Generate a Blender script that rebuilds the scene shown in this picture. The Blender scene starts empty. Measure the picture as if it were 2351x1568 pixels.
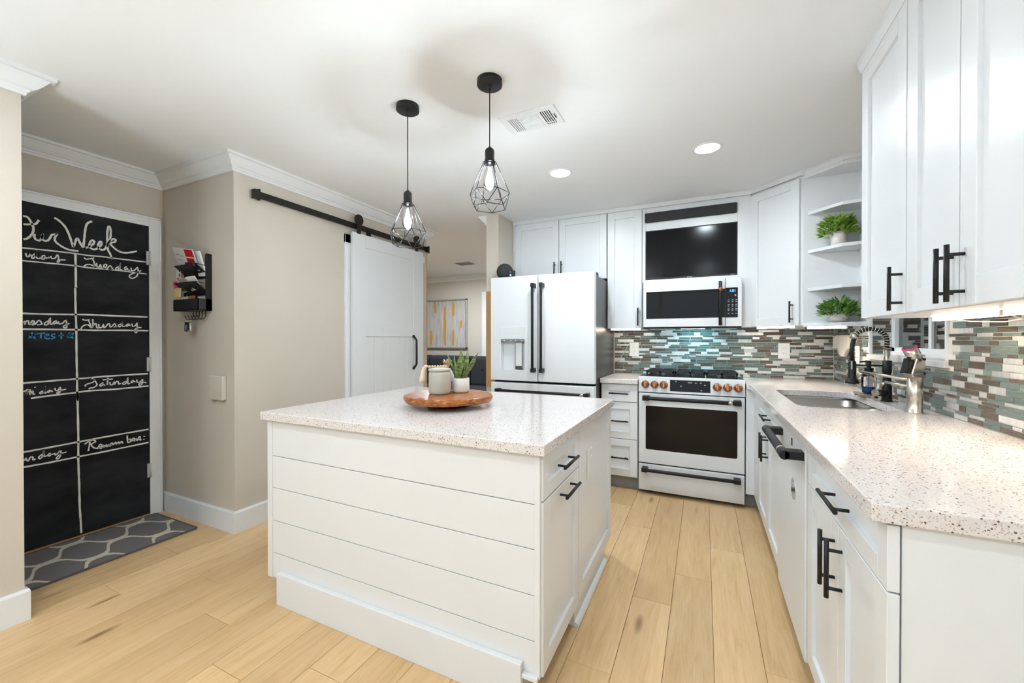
import bpy, bmesh, math, random
from mathutils import Vector, Matrix
random.seed(7)
S = bpy.context.scene
COL = S.collection
PI = math.pi

# ------------------------------------------------------------------ camera
cd = bpy.data.cameras.new('camera'); cam = bpy.data.objects.new('camera', cd); COL.objects.link(cam)
cd.sensor_fit = 'HORIZONTAL'; cd.sensor_width = 36.0; cd.lens = 14.262
cd.clip_start = 0.02; cd.clip_end = 100
cam.location = (0, 0, 1.2494); cam.rotation_euler = (PI/2 - 0.0059, 0, 0.4413)
S.camera = cam
# ------------------------------------------------------------------ world, exposure
w = bpy.data.worlds.new('world'); S.world = w; w.use_nodes = True
bg = w.node_tree.nodes['Background']; bg.inputs[0].default_value = (0.70, 0.87, 1.0, 1); bg.inputs[1].default_value = 1.2
S.view_settings.view_transform = 'Standard'; S.view_settings.look = 'None'
S.view_settings.exposure = 0.25; S.view_settings.gamma = 1.0; S.view_settings.use_curve_mapping = False
try:
    S.cycles.use_denoising = True; S.cycles.max_bounces = 7; S.cycles.diffuse_bounces = 3
    S.cycles.glossy_bounces = 3; S.cycles.transmission_bounces = 8; S.cycles.transparent_max_bounces = 8
    S.cycles.sample_clamp_indirect = 6.0; S.cycles.use_adaptive_sampling = True; S.cycles.adaptive_threshold = 0.2; S.cycles.adaptive_min_samples = 10; S.cycles.caustics_reflective = False; S.cycles.caustics_refractive = False
except Exception: pass

def light(name, kind, loc, power, color=(1, 1, 1), size=0.1, sizey=None, rot=(0, 0, 0), portal=False, spread=None):
    l = bpy.data.lights.new(name, kind); o = bpy.data.objects.new(name, l); COL.objects.link(o)
    o.location = loc; o.rotation_euler = rot; l.energy = power; l.color = color
    if kind == 'AREA':
        l.shape = 'RECTANGLE' if sizey else 'DISK'; l.size = size
        if sizey: l.size_y = sizey
        if spread is not None: l.spread = spread
        if portal: l.cycles.is_portal = True
    elif kind in ('POINT', 'SPOT'): l.shadow_soft_size = size
    return o
CEIL = 2.42
# daylight enters through an unseen rear opening added to light the room (a portal only steers the sampling)
light('rear_opening_portal', 'AREA', (-0.9, -2.55, 1.18), 1, size=3.4, sizey=2.24, rot=(PI/2, 0, 0), portal=True)
# lamps of the visible downlights; those behind the viewer are added as fill
DOWN = [(-0.917, 2.735), (0.017, 2.765), (-0.92, 0.25), (0.03, 0.25), (-1.95, 0.25), (-0.92, -1.3), (-1.95, -1.3), (0.03, -1.3)]
for i, (x, y) in enumerate(DOWN):
    light('downlight_lamp', 'AREA', (x, y, CEIL - 0.013), (10, 10, 4, 4, 7, 12, 12, 12)[i], (0.82, 0.925, 1.0), size=0.13)
# fill uplights added behind the viewer to bounce light off the ceiling
FILL_LAMPS = [(-2.25, -0.55), (0.45, -0.65)]
for x, y in FILL_LAMPS: light('fill_uplight', 'AREA', (x, y, 1.30), 13, (0.68, 0.86, 1.0), size=0.30, rot=(PI, 0, 0))
light('living_fill', 'AREA', (-3.6, 5.0, CEIL - 0.03), 48, (0.80, 0.91, 1.0), size=0.3)  # fill light added to brighten the living room, no fixture

# ------------------------------------------------------------------ materials
MATS = {}
def mat(name, color=(0.8, 0.8, 0.8), rough=0.5, metal=0.0, spec=0.5, emit=None, estr=0.0, coat=0.0, trans=0.0, ior=1.45, alpha=1.0):
    m = bpy.data.materials.new(name); m.use_nodes = True
    b = m.node_tree.nodes['Principled BSDF']
    b.inputs['Base Color'].default_value = (*color, 1); b.inputs['Roughness'].default_value = rough
    b.inputs['Metallic'].default_value = metal; b.inputs['Specular IOR Level'].default_value = spec
    b.inputs['IOR'].default_value = ior; b.inputs['Coat Weight'].default_value = coat
    b.inputs['Transmission Weight'].default_value = trans; b.inputs['Alpha'].default_value = alpha
    if emit: b.inputs['Emission Color'].default_value = (*emit, 1); b.inputs['Emission Strength'].default_value = estr
    MATS[name] = m
    return m
def nodes(m): return m.node_tree.nodes, m.node_tree.links, m.node_tree.nodes['Principled BSDF']
def N(m, t, **kw):
    n = m.node_tree.nodes.new(t)
    for k, v in kw.items():
        if k in n.inputs.keys(): n.inputs[k].default_value = v
        else: setattr(n, k, v)
    return n
def pos(m, scale=(1, 1, 1), rnd=False):
    g = N(m, 'ShaderNodeNewGeometry'); mp = N(m, 'ShaderNodeMapping'); mp.inputs['Scale'].default_value = scale
    src = g.outputs['Position']
    if rnd:
        oi = N(m, 'ShaderNodeObjectInfo'); ml = N(m, 'ShaderNodeMath', operation='MULTIPLY'); ml.inputs[1].default_value = 37.0
        ad = N(m, 'ShaderNodeVectorMath', operation='ADD'); L = m.node_tree.links
        L.new(oi.outputs['Random'], ml.inputs[0]); L.new(src, ad.inputs[0]); L.new(ml.outputs[0], ad.inputs[1]); src = ad.outputs[0]
    m.node_tree.links.new(src, mp.inputs['Vector'])
    return mp.outputs['Vector']
def ramp(m, fac, stops, interp='LINEAR'):
    r = N(m, 'ShaderNodeValToRGB'); r.color_ramp.interpolation = interp
    while len(r.color_ramp.elements) < len(stops): r.color_ramp.elements.new(0.5)
    for e, (p, c) in zip(r.color_ramp.elements, stops):
        e.position = p; e.color = (*c, 1) if len(c) == 3 else c
    m.node_tree.links.new(fac, r.inputs['Fac']); return r.outputs['Color']
def mixc(m, fac, a, b, mode='MIX'):
    x = N(m, 'ShaderNodeMix', data_type='RGBA', blend_type=mode); L = m.node_tree.links
    for sock, v in ((x.inputs[0], fac), (x.inputs[6], a), (x.inputs[7], b)):
        if hasattr(v, 'is_linked'): L.new(v, sock)
        elif isinstance(v, (int, float)): sock.default_value = v
        else: sock.default_value = (*v, 1) if len(v) == 3 else v
    return x.outputs[2]
def bump(m, h, strength=0.2, dist=0.002):
    n, L, b = nodes(m); bp = N(m, 'ShaderNodeBump'); bp.inputs['Strength'].default_value = strength; bp.inputs['Distance'].default_value = dist
    L.new(h, bp.inputs['Height']); L.new(bp.outputs[0], b.inputs['Normal'])
def noise(m, vec, scale, detail=4, rough=0.5, dist=0.0):
    t = N(m, 'ShaderNodeTexNoise'); t.inputs['Scale'].default_value = scale; t.inputs['Detail'].default_value = detail
    t.inputs['Roughness'].default_value = rough; t.inputs['Distortion'].default_value = dist
    m.node_tree.links.new(vec, t.inputs['Vector']); return t.outputs['Fac']
def setc(m, c): m.node_tree.links.new(c, nodes(m)[2].inputs['Base Color'])

def painted(name, c, rough, bs=0.15, sc=160):
    m = mat(name, c, rough); v = pos(m); bump(m, noise(m, v, sc, 3), bs, 0.0015)
    f = noise(m, v, 1.6, 2); setc(m, mixc(m, f, tuple(k*0.97 for k in c), tuple(min(1, k*1.02) for k in c))); return m
M_wall = painted('beige_wall_paint', (0.64, 0.57, 0.48), 0.75, 0.18)
M_ceil = painted('white_ceiling_paint', (0.89, 0.89, 0.89), 0.9, 0.12)
M_trim = mat('white_trim_paint', (0.83, 0.83, 0.83), 0.4)
M_cab = mat('white_cabinet_lacquer', (0.80, 0.805, 0.81), 0.32, spec=0.45)
M_cabmat = painted('white_brushed_board_paint', (0.78, 0.775, 0.77), 0.5, 0.1, 60)
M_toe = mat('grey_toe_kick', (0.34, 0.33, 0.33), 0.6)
M_black = mat('satin_black_metal', (0.012, 0.012, 0.013), 0.38, 0.3)
M_blackpl = mat('black_plastic', (0.02, 0.02, 0.022), 0.5)
M_bronze = mat('dark_bronze_rail', (0.03, 0.025, 0.02), 0.45, 0.6)
M_gap = mat('dark_gap', (0.01, 0.01, 0.01), 0.9)
M_appl = mat('matte_white_appliance', (0.78, 0.785, 0.79), 0.42)
M_side = mat('dark_grey_appliance_side', (0.075, 0.075, 0.078), 0.33, 0.35)
M_glassblk = mat('black_glass', (0.012, 0.0105, 0.010), 0.05, spec=0.28)
M_ovenglass = mat('brown_black_oven_glass', (0.014, 0.010, 0.008), 0.08, spec=0.22)
M_screen = mat('tv_screen', (0.006, 0.006, 0.007), 0.15, spec=0.22)
M_copper = mat('brushed_copper', (0.50, 0.20, 0.10), 0.24, 1.0)
M_steel = mat('brushed_nickel', (0.60, 0.55, 0.48), 0.27, 1.0)
M_chrome = mat('chrome', (0.78, 0.76, 0.73), 0.12, 1.0)
M_sink = mat('stainless_steel', (0.56, 0.53, 0.49), 0.28, 1.0)
M_hinge = mat('zinc_hinge', (0.70, 0.70, 0.69), 0.35, 0.5)
M_plate = mat('white_plastic_plate', (0.82, 0.81, 0.79), 0.35)
M_grey = mat('grey_plastic', (0.22, 0.22, 0.22), 0.4)
M_led = mat('warm_led_strip', (1, 1, 1), 0.5, emit=(1.0, 0.86, 0.66), estr=9)
M_disc = mat('downlight_disc', (1, 1, 1), 0.5, emit=(1.0, 0.98, 0.95), estr=6)
M_fil = mat('glowing_filament', (1, 1, 1), 0.5, emit=(0.78, 0.91, 1.0), estr=480)
M_cyan = mat('cyan_hood_lamp', (1, 1, 1), 0.5, emit=(0.25, 0.75, 1.0), estr=14)
M_blueled = mat('blue_led', (0, 0, 0), 0.5, emit=(0.05, 0.3, 1.0), estr=6)
for _m in (M_led, M_disc, M_cyan, M_blueled): _m.cycles.emission_sampling = 'NONE'
M_white = mat('white_print', (0.75, 0.75, 0.75), 0.6)
M_greyprint = mat('grey_print', (0.35, 0.35, 0.35), 0.6)
# clear glass: thin sheet with a reflection
def glass(name, tint=(1, 1, 1), f=0.08):
    m = bpy.data.materials.new(name); m.use_nodes = True; n = m.node_tree.nodes; L = m.node_tree.links; n.clear()
    o = n.new('ShaderNodeOutputMaterial'); t = n.new('ShaderNodeBsdfTransparent'); t.inputs[0].default_value = (*tint, 1)
    g = n.new('ShaderNodeBsdfGlossy'); g.inputs['Roughness'].default_value = 0.02
    x = n.new('ShaderNodeMixShader'); fr = n.new('ShaderNodeFresnel'); fr.inputs[0].default_value = 1.45
    ad = n.new('ShaderNodeMath'); ad.operation = 'ADD'; ad.inputs[1].default_value = f
    L.new(fr.outputs[0], ad.inputs[0]); L.new(ad.outputs[0], x.inputs[0]); L.new(t.outputs[0], x.inputs[1]); L.new(g.outputs[0], x.inputs[2]); L.new(x.outputs[0], o.inputs[0])
    return m
M_glass = glass('clear_glass', f=0.02)
M_pane = glass('window_pane', (0.6, 0.66, 0.7), f=0.25)
# quartz
def quartz():
    m = mat('speckled_quartz', (0.8, 0.75, 0.72), 0.12, spec=0.5)
    v = pos(m)
    base = mixc(m, noise(m, v, 90, 5, 0.7), (0.66, 0.585, 0.55), (0.86, 0.81, 0.785))
    vo = N(m, 'ShaderNodeTexVoronoi'); vo.inputs['Scale'].default_value = 230; m.node_tree.links.new(v, vo.inputs['Vector'])
    sep = N(m, 'ShaderNodeSeparateColor'); m.node_tree.links.new(vo.outputs['Color'], sep.inputs[0])
    s1 = ramp(m, sep.outputs[0], [(0.0, (0, 0, 0)), (0.90, (0, 0, 0)), (0.905, (1, 1, 1))], 'CONSTANT')
    near = ramp(m, vo.outputs['Distance'], [(0.0, (1, 1, 1)), (0.42, (1, 1, 1)), (0.52, (0, 0, 0))])
    mk = mixc(m, 1.0, s1, near, 'MULTIPLY')
    base = mixc(m, mk, base, (0.16, 0.11, 0.09))
    vo2 = N(m, 'ShaderNodeTexVoronoi'); vo2.inputs['Scale'].default_value = 330; m.node_tree.links.new(v, vo2.inputs['Vector'])
    sep2 = N(m, 'ShaderNodeSeparateColor'); m.node_tree.links.new(vo2.outputs['Color'], sep2.inputs[0])
    s2 = ramp(m, sep2.outputs[1], [(0.0, (0, 0, 0)), (0.80, (0, 0, 0)), (0.81, (1, 1, 1))], 'CONSTANT')
    near2 = ramp(m, vo2.outputs['Distance'], [(0.0, (1, 1, 1)), (0.35, (1, 1, 1)), (0.5, (0, 0, 0))])
    base = mixc(m, mixc(m, 1.0, s2, near2, 'MULTIPLY'), base, (0.50, 0.40, 0.36))
    setc(m, base); return m
M_quartz = quartz()
# floor planks: grain runs along Y
def plankmat():
    m = mat('oak_plank', (0.55, 0.36, 0.18), 0.34, spec=0.35)
    v = pos(m, (9, 0.9, 1), True)
    g1 = noise(m, v, 3.0, 8, 0.62, 0.9); v2 = pos(m, (60, 2.2, 1), True); g2 = noise(m, v2, 3.0, 6, 0.6)
    c = ramp(m, g1, [(0.25, (0.50, 0.29, 0.125)), (0.42, (0.70, 0.455, 0.225)), (0.60, (0.78, 0.53, 0.285)), (0.8, (0.84, 0.60, 0.345))])
    c = mixc(m, 0.35, c, ramp(m, g2, [(0.3, (0.62, 0.39, 0.18)), (0.7, (0.84, 0.59, 0.33))]))
    vk = pos(m, (5.2, 1.35, 1), True); vo = N(m, 'ShaderNodeTexVoronoi'); vo.inputs['Scale'].default_value = 1.0; m.node_tree.links.new(vk, vo.inputs['Vector'])
    k = ramp(m, vo.outputs['Distance'], [(0.0, (1, 1, 1)), (0.045, (0.75, 0.75, 0.75)), (0.12, (0, 0, 0))])
    c = mixc(m, k, c, (0.20, 0.10, 0.04))
    oi = N(m, 'ShaderNodeObjectInfo')
    c = mixc(m, 1.0, c, ramp(m, oi.outputs['Random'], [(0, (0.90, 0.88, 0.86)), (0.5, (1.0, 0.99, 0.98)), (1, (1.06, 1.06, 1.07))]), 'MULTIPLY')
    setc(m, c); bump(m, g2, 0.08, 0.001); return m
M_plank = plankmat()
M_under = mat('plank_joint', (0.22, 0.12, 0.05), 0.8)
# mosaic tiles
def tilemat(name, a, b, rough, metal, brushed):
    m = mat(name, a, rough, metal); oi = N(m, 'ShaderNodeObjectInfo')
    if brushed:
        v = pos(m, (1, 1, 1), True); rot = N(m, 'ShaderNodeMapping'); rot.inputs['Rotation'].default_value = (0.5, 0.6, 0.4); rot.inputs['Scale'].default_value = (60, 60, 4)
        m.node_tree.links.new(v, rot.inputs['Vector']); f = noise(m, rot.outputs[0], 1.0, 3)
        c = mixc(m, f, a, b); bump(m, f, 0.10, 0.002)
    else:
        v = pos(m, (10, 10, 90), True); f = noise(m, v, 3.0, 4, 0.6, 0.6); c = mixc(m, f, a, b); bump(m, f, 0.35, 0.004)
    c = mixc(m, 1.0, c, ramp(m, oi.outputs['Random'], [(0, (0.78, 0.80, 0.80)), (1, (1.18, 1.16, 1.15))]), 'MULTIPLY')
    setc(m, c); return m
M_teal = tilemat('teal_glass_tile', (0.085, 0.115, 0.106), (0.19, 0.235, 0.215), 0.12, 0.0, False)
M_brown = tilemat('brown_glass_tile', (0.055, 0.040, 0.029), (0.15, 0.11, 0.082), 0.14, 0.0, False)
M_alu = tilemat('brushed_aluminium_tile', (0.58, 0.57, 0.56), (0.92, 0.91, 0.89), 0.32, 0.6, True)
M_grout = mat('cream_grout', (0.76, 0.70, 0.60), 0.85)
M_marble = mat('white_sill_stone', (0.72, 0.70, 0.66), 0.4)
# chalkboard
M_chalkb = mat('chalkboard_paint', (0.012, 0.012, 0.013), 0.7, spec=0.2)
_v = pos(M_chalkb, (1, 1, 2.2)); setc(M_chalkb, mixc(M_chalkb, ramp(M_chalkb, noise(M_chalkb, _v, 2.2, 6, 0.65), [(0.35, (0, 0, 0)), (0.75, (1, 1, 1))]), (0.008, 0.008, 0.009), (0.034, 0.035, 0.038)))
M_chalk = mat('white_chalk', (0.78, 0.76, 0.72), 0.95)
M_chalkblue = mat('blue_chalk', (0.06, 0.28, 0.52), 0.95)
M_rawwood = mat('raw_wood_edge', (0.55, 0.30, 0.12), 0.7)
# rug
def rugmat():
    m = mat('trellis_rug_pile', (0.2, 0.18, 0.17), 0.95, spec=0.1); L = m.node_tree.links
    g = N(m, 'ShaderNodeNewGeometry'); sx = N(m, 'ShaderNodeSeparateXYZ'); L.new(g.outputs['Position'], sx.inputs[0])
    def mth(op, a, b=None):
        n = N(m, 'ShaderNodeMath', operation=op)
        for i, q in enumerate((a, b)):
            if q is None: continue
            if hasattr(q, 'is_linked'): L.new(q, n.inputs[i])
            else: n.inputs[i].default_value = q
        return n.outputs[0]
    A2 = 0.165; Lw = 0.30
    x = mth('ADD', sx.outputs[0], 3.53)
    u = mth('DIVIDE', x, A2); cw = mth('MULTIPLY', mth('TANH', mth('MULTIPLY', mth('SINE', mth('MULTIPLY', mth('SUBTRACT', sx.outputs[1], 0.55), 2*PI/Lw)), 1.7)), 0.50)
    def fam(e): return mth('ABSOLUTE', mth('SUBTRACT', mth('MODULO', mth('ADD', e, 20.0), 2.0), 1.0))
    d = mth('MAXIMUM', fam(mth('ADD', u, cw)), fam(mth('ADD', mth('SUBTRACT', u, cw), 1.0)))
    wob = mth('MULTIPLY', mth('SUBTRACT', noise(m, g.outputs['Position'], 60, 2), 0.5), 0.10)
    k = mth('GREATER_THAN', mth('ADD', d, wob), 0.885)
    pile = noise(m, g.outputs['Position'], 300, 2)
    setc(m, mixc(m, k, mixc(m, pile, (0.15, 0.135, 0.13), (0.24, 0.22, 0.215)), mixc(m, pile, (0.60, 0.53, 0.42), (0.75, 0.68, 0.56))))
    bump(m, pile, 0.5, 0.004); return m
M_rug = rugmat()
M_rugedge = mat('rug_binding', (0.10, 0.09, 0.09), 0.9)
def woodmat(name, stops, sc=(14, 3, 14), rough=0.3, dist=1.5):
    m = mat(name, stops[0][1], rough); f = noise(m, pos(m, sc), 1.6, 5, 0.55, dist); setc(m, ramp(m, f, stops)); return m
M_acacia = woodmat('acacia_wood', [(0.3, (0.13, 0.03, 0.008)), (0.45, (0.30, 0.085, 0.02)), (0.56, (0.42, 0.14, 0.03)), (0.72, (0.60, 0.28, 0.08))], (16, 5, 30))
M_footwood = mat('dark_wood_foot', (0.05, 0.016, 0.006), 0.5)
M_ceramic = mat('celadon_ceramic', (0.52, 0.51, 0.43), 0.25)
M_pot = mat('white_ceramic_pot', (0.78, 0.73, 0.69), 0.4)
M_soil = mat('potting_soil', (0.03, 0.02, 0.012), 0.95)
M_gold = mat('gold_ceramic', (0.66, 0.50, 0.30), 0.3, 0.7)
M_bead = mat('pale_wood_bead', (0.68, 0.50, 0.32), 0.5)
M_tassel = mat('cream_cotton', (0.78, 0.62, 0.50), 0.9)
def leafmat(name, a, b, sc):
    m = mat(name, a, 0.45); f = noise(m, pos(m, sc), 2.0, 4, 0.6, 0.8); setc(m, ramp(m, f, [(0.35, a), (0.62, b)])); return m
M_snake = leafmat('snake_plant_leaf', (0.045, 0.10, 0.02), (0.30, 0.36, 0.12), (12, 12, 60))
M_leaf = leafmat('bright_green_leaf', (0.09, 0.22, 0.015), (0.30, 0.48, 0.06), (40, 40, 40))
M_leaf2 = leafmat('deep_green_leaf', (0.045, 0.15, 0.02), (0.19, 0.38, 0.06), (40, 40, 40))
M_fabric = mat('charcoal_sofa_fabric', (0.028, 0.028, 0.033), 0.9)
_v = pos(M_fabric); bump(M_fabric, noise(M_fabric, _v, 400, 2), 0.3, 0.002)
def canvasmat():
    m = mat('grey_streaked_canvas', (0.5, 0.46, 0.43), 0.7); f = noise(m, pos(m, (9, 1, 0.9)), 3.0, 5, 0.6)
    setc(m, ramp(m, f, [(0.3, (0.30, 0.26, 0.25)), (0.45, (0.50, 0.455, 0.42)), (0.7, (0.60, 0.56, 0.52))])); return m
M_canvas = canvasmat()
M_leafgold = mat('gold_leaf_paint', (0.72, 0.38, 0.08), 0.45, 0.3)
M_tealpaint = mat('teal_paint', (0.25, 0.45, 0.43), 0.6)
M_silver = mat('silver_frame', (0.66, 0.65, 0.62), 0.3, 0.8)
M_cork = mat('cork_sheet', (0.48, 0.24, 0.09), 0.9)
M_paper = mat('white_paper', (0.80, 0.79, 0.77), 0.8)
M_red = mat('red_print', (0.62, 0.01, 0.015), 0.6)
M_pink = mat('pink_paper', (0.85, 0.10, 0.22), 0.7)
M_yellow = mat('yellow_paper', (0.76, 0.62, 0.28), 0.7)
M_orange = mat('orange_plastic', (0.85, 0.42, 0.02), 0.5)
M_kraft = mat('manila_card', (0.62, 0.42, 0.20), 0.8)
M_mesh = mat('black_wire_mesh', (0.02, 0.02, 0.02), 0.5, 0.4, alpha=0.72)
M_liquid = mat('blue_soap', (0.0, 0.12, 0.55), 0.1)
M_pinkring = mat('pink_ring', (0.8, 0.05, 0.25), 0.4)
M_speaker = mat('charcoal_mesh_fabric', (0.035, 0.036, 0.036), 0.85)
M_hose = mat('black_rubber', (0.012, 0.012, 0.012), 0.55)
M_cord = mat('cream_cord', (0.70, 0.62, 0.48), 0.5)
M_stone = mat('white_knitted_stone', (0.72, 0.66, 0.58), 0.7)

# ------------------------------------------------------------------ mesh builder
class MB:
    def __init__(s): s.v = []; s.f = []; s.mi = []; s.sm = []; s.cur = 0
    def _add(s, vs, fs, M=None, smooth=False):
        o = len(s.v)
        s.v += [tuple(M @ Vector(p)) for p in vs] if M is not None else [tuple(p) for p in vs]
        s.f += [tuple(i + o for i in f) for f in fs]; s.mi += [s.cur]*len(fs); s.sm += [smooth]*len(fs)
        return s
    def box(s, x0, x1, y0, y1, z0, z1, M=None):
        return s._add([(x0, y0, z0), (x1, y0, z0), (x1, y1, z0), (x0, y1, z0), (x0, y0, z1), (x1, y0, z1), (x1, y1, z1), (x0, y1, z1)],
                      [(0, 3, 2, 1), (4, 5, 6, 7), (0, 1, 5, 4), (1, 2, 6, 5), (2, 3, 7, 6), (3, 0, 4, 7)], M)
    def prism(s, poly, z0, z1, M=None):
        n = len(poly); a = sum(poly[i][0]*poly[(i+1) % n][1] - poly[(i+1) % n][0]*poly[i][1] for i in range(n))
        if a < 0: poly = poly[::-1]
        vs = [(x, y, z0) for x, y in poly] + [(x, y, z1) for x, y in poly]
        fs = [tuple(range(n))[::-1], tuple(range(n, 2*n))] + [(i, (i+1) % n, n + (i+1) % n, n + i) for i in range(n)]
        return s._add(vs, fs, M)
    def tube(s, path, r, seg=10, M=None, cap=True, closed=False):
        P = [Vector(p) for p in path]; n = len(P); rs = r if isinstance(r, (list, tuple)) else [r]*n
        vs = []; fs = []; up = None
        for i in range(n):
            if closed: t = (P[(i+1) % n] - P[i-1])
            else: t = (P[min(i+1, n-1)] - P[max(i-1, 0)])
            t.normalize()
            if up is None:
                up = t.orthogonal().normalized()
            else:
                up = (up - t*up.dot(t)); up = up.normalized() if up.length > 1e-6 else t.orthogonal().normalized()
            q = t.cross(up)
            for k in range(seg):
                a = 2*PI*k/seg; vs.append(tuple(P[i] + (up*math.cos(a) + q*math.sin(a))*rs[i]))
        for i in range(n if closed else n-1):
            j = (i+1) % n
            for k in range(seg): fs.append((i*seg+k, i*seg+(k+1) % seg, j*seg+(k+1) % seg, j*seg+k))
        s._add(vs, fs, M, True)
        if cap and not closed:
            o = len(s.v) - len(vs)
            s.f += [tuple(o+k for k in range(seg))[::-1], tuple(o+(n-1)*seg+k for k in range(seg))]; s.mi += [s.cur]*2; s.sm += [False]*2
        return s
    def cyl(s, p0, p1, r, seg=20, r1=None, M=None): return s.tube([p0, p1], [r, r if r1 is None else r1], seg, M)
    def lathe(s, prof, c=(0, 0, 0), seg=28, M=None):
        vs = []; fs = []; n = len(prof)
        for r, z in prof:
            for k in range(seg):
                a = 2*PI*k/seg; vs.append((c[0]+max(r, 1e-5)*math.cos(a), c[1]+max(r, 1e-5)*math.sin(a), c[2]+z))
        for i in range(n-1):
            for k in range(seg): fs.append((i*seg+k, i*seg+(k+1) % seg, (i+1)*seg+(k+1) % seg, (i+1)*seg+k))
        s._add(vs, fs, M, True)
        return s
    def ribbon(s, pts, wdt, fn, n=3):
        # smooth flat ribbon through 2-D points; fn maps (a, b) to 3-D
        P = [Vector(p) for p in pts]
        if len(P) > 2:
            Q = []
            for i in range(len(P)-1):
                p0, p1, p2, p3 = P[max(i-1, 0)], P[i], P[i+1], P[min(i+2, len(P)-1)]
                for k in range(n):
                    t = k/n; Q.append(0.5*((2*p1) + (p2-p0)*t + (2*p0-5*p1+4*p2-p3)*t*t + (3*p1-p0-3*p2+p3)*t**3))
            Q.append(P[-1]); P = Q
        vs = []; fs = []
        for i in range(len(P)):
            t = (P[min(i+1, len(P)-1)] - P[max(i-1, 0)])
            t = t.normalized() if t.length > 1e-9 else Vector((1, 0)); q = Vector((-t.y, t.x))*wdt*0.5*(1 + 0.15*math.sin(i*2.3))
            vs += [fn(*(P[i]-q)), fn(*(P[i]+q))]
        for i in range(len(P)-1): fs.append((2*i, 2*i+1, 2*i+3, 2*i+2))
        return s._add(vs, fs)
    def sphere(s, c, r, seg=20, rings=12, sc=(1, 1, 1)):
        return s.lathe([(r*sc[0]*math.sin(PI*i/rings), -r*sc[2]*math.cos(PI*i/rings)) for i in range(rings+1)], c, seg)

WL = {}
def build(name, mb, m, parent=None, bevel=0.0, seg=2, solid=0.0, label=None, kind=None):
    me = bpy.data.meshes.new(name); V = [Vector(p) for p in mb.v]
    lo = Vector([min(p[i] for p in V) for i in range(3)]); hi = Vector([max(p[i] for p in V) for i in range(3)])
    c = Vector(((lo.x+hi.x)/2, (lo.y+hi.y)/2, lo.z))
    me.from_pydata([tuple(p - c) for p in V], [], mb.f)
    for k in (m if isinstance(m, (list, tuple)) else [m]): me.materials.append(k)
    me.polygons.foreach_set('material_index', mb.mi); me.polygons.foreach_set('use_smooth', mb.sm); me.update()
    o = bpy.data.objects.new(name, me); COL.objects.link(o); WL[o.name] = c
    if parent is not None: o.parent = parent; o.location = c - WL[parent.name]
    else: o.location = c
    if bevel:
        b = o.modifiers.new('bevel', 'BEVEL'); b.width = bevel; b.segments = seg; b.limit_method = 'ANGLE'; b.angle_limit = 0.7
        b.harden_normals = False
    if label: o['label'] = label
    if kind: o['kind'] = kind
    return o
def tag(o, label, cat=None, group=None, kind=None):
    o['label'] = label
    if cat: o['category'] = cat
    if group: o['group'] = group
    if kind: o['kind'] = kind
    return o
def thing(name, loc, label, cat, group=None):
    o = bpy.data.objects.new(name, None); COL.objects.link(o); o.location = loc; o.empty_display_size = 0.05
    WL[o.name] = Vector(loc); return tag(o, label, cat, group)
def struct(name, mb, m, label, bevel=0.0, cat=None):
    return tag(build(name, mb, m, None, bevel), label, cat or name.split('_')[0], kind='structure')
def text(name, s, size, loc, rot, m, parent, ext=0.0004, align='CENTER'):
    c = bpy.data.curves.new(name, 'FONT'); c.body = s; c.size = size; c.extrude = ext; c.align_x = align; c.align_y = 'CENTER'
    tmp = bpy.data.objects.new(name + '_curve', c); COL.objects.link(tmp); bpy.context.view_layer.update()
    me = bpy.data.meshes.new_from_object(tmp.evaluated_get(bpy.context.evaluated_depsgraph_get())); bpy.data.objects.remove(tmp)
    me.materials.clear(); me.materials.append(m); o = bpy.data.objects.new(name, me); COL.objects.link(o)
    o.parent = parent; o.location = Vector(loc) - WL[parent.name]; o.rotation_euler = rot; WL[o.name] = Vector(loc); return o
def frame(ox, oy, oz, ang): return Matrix.Translation((ox, oy, oz)) @ Matrix.Rotation(ang, 4, 'Z')
B = lambda *a: MB().box(*a)
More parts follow.
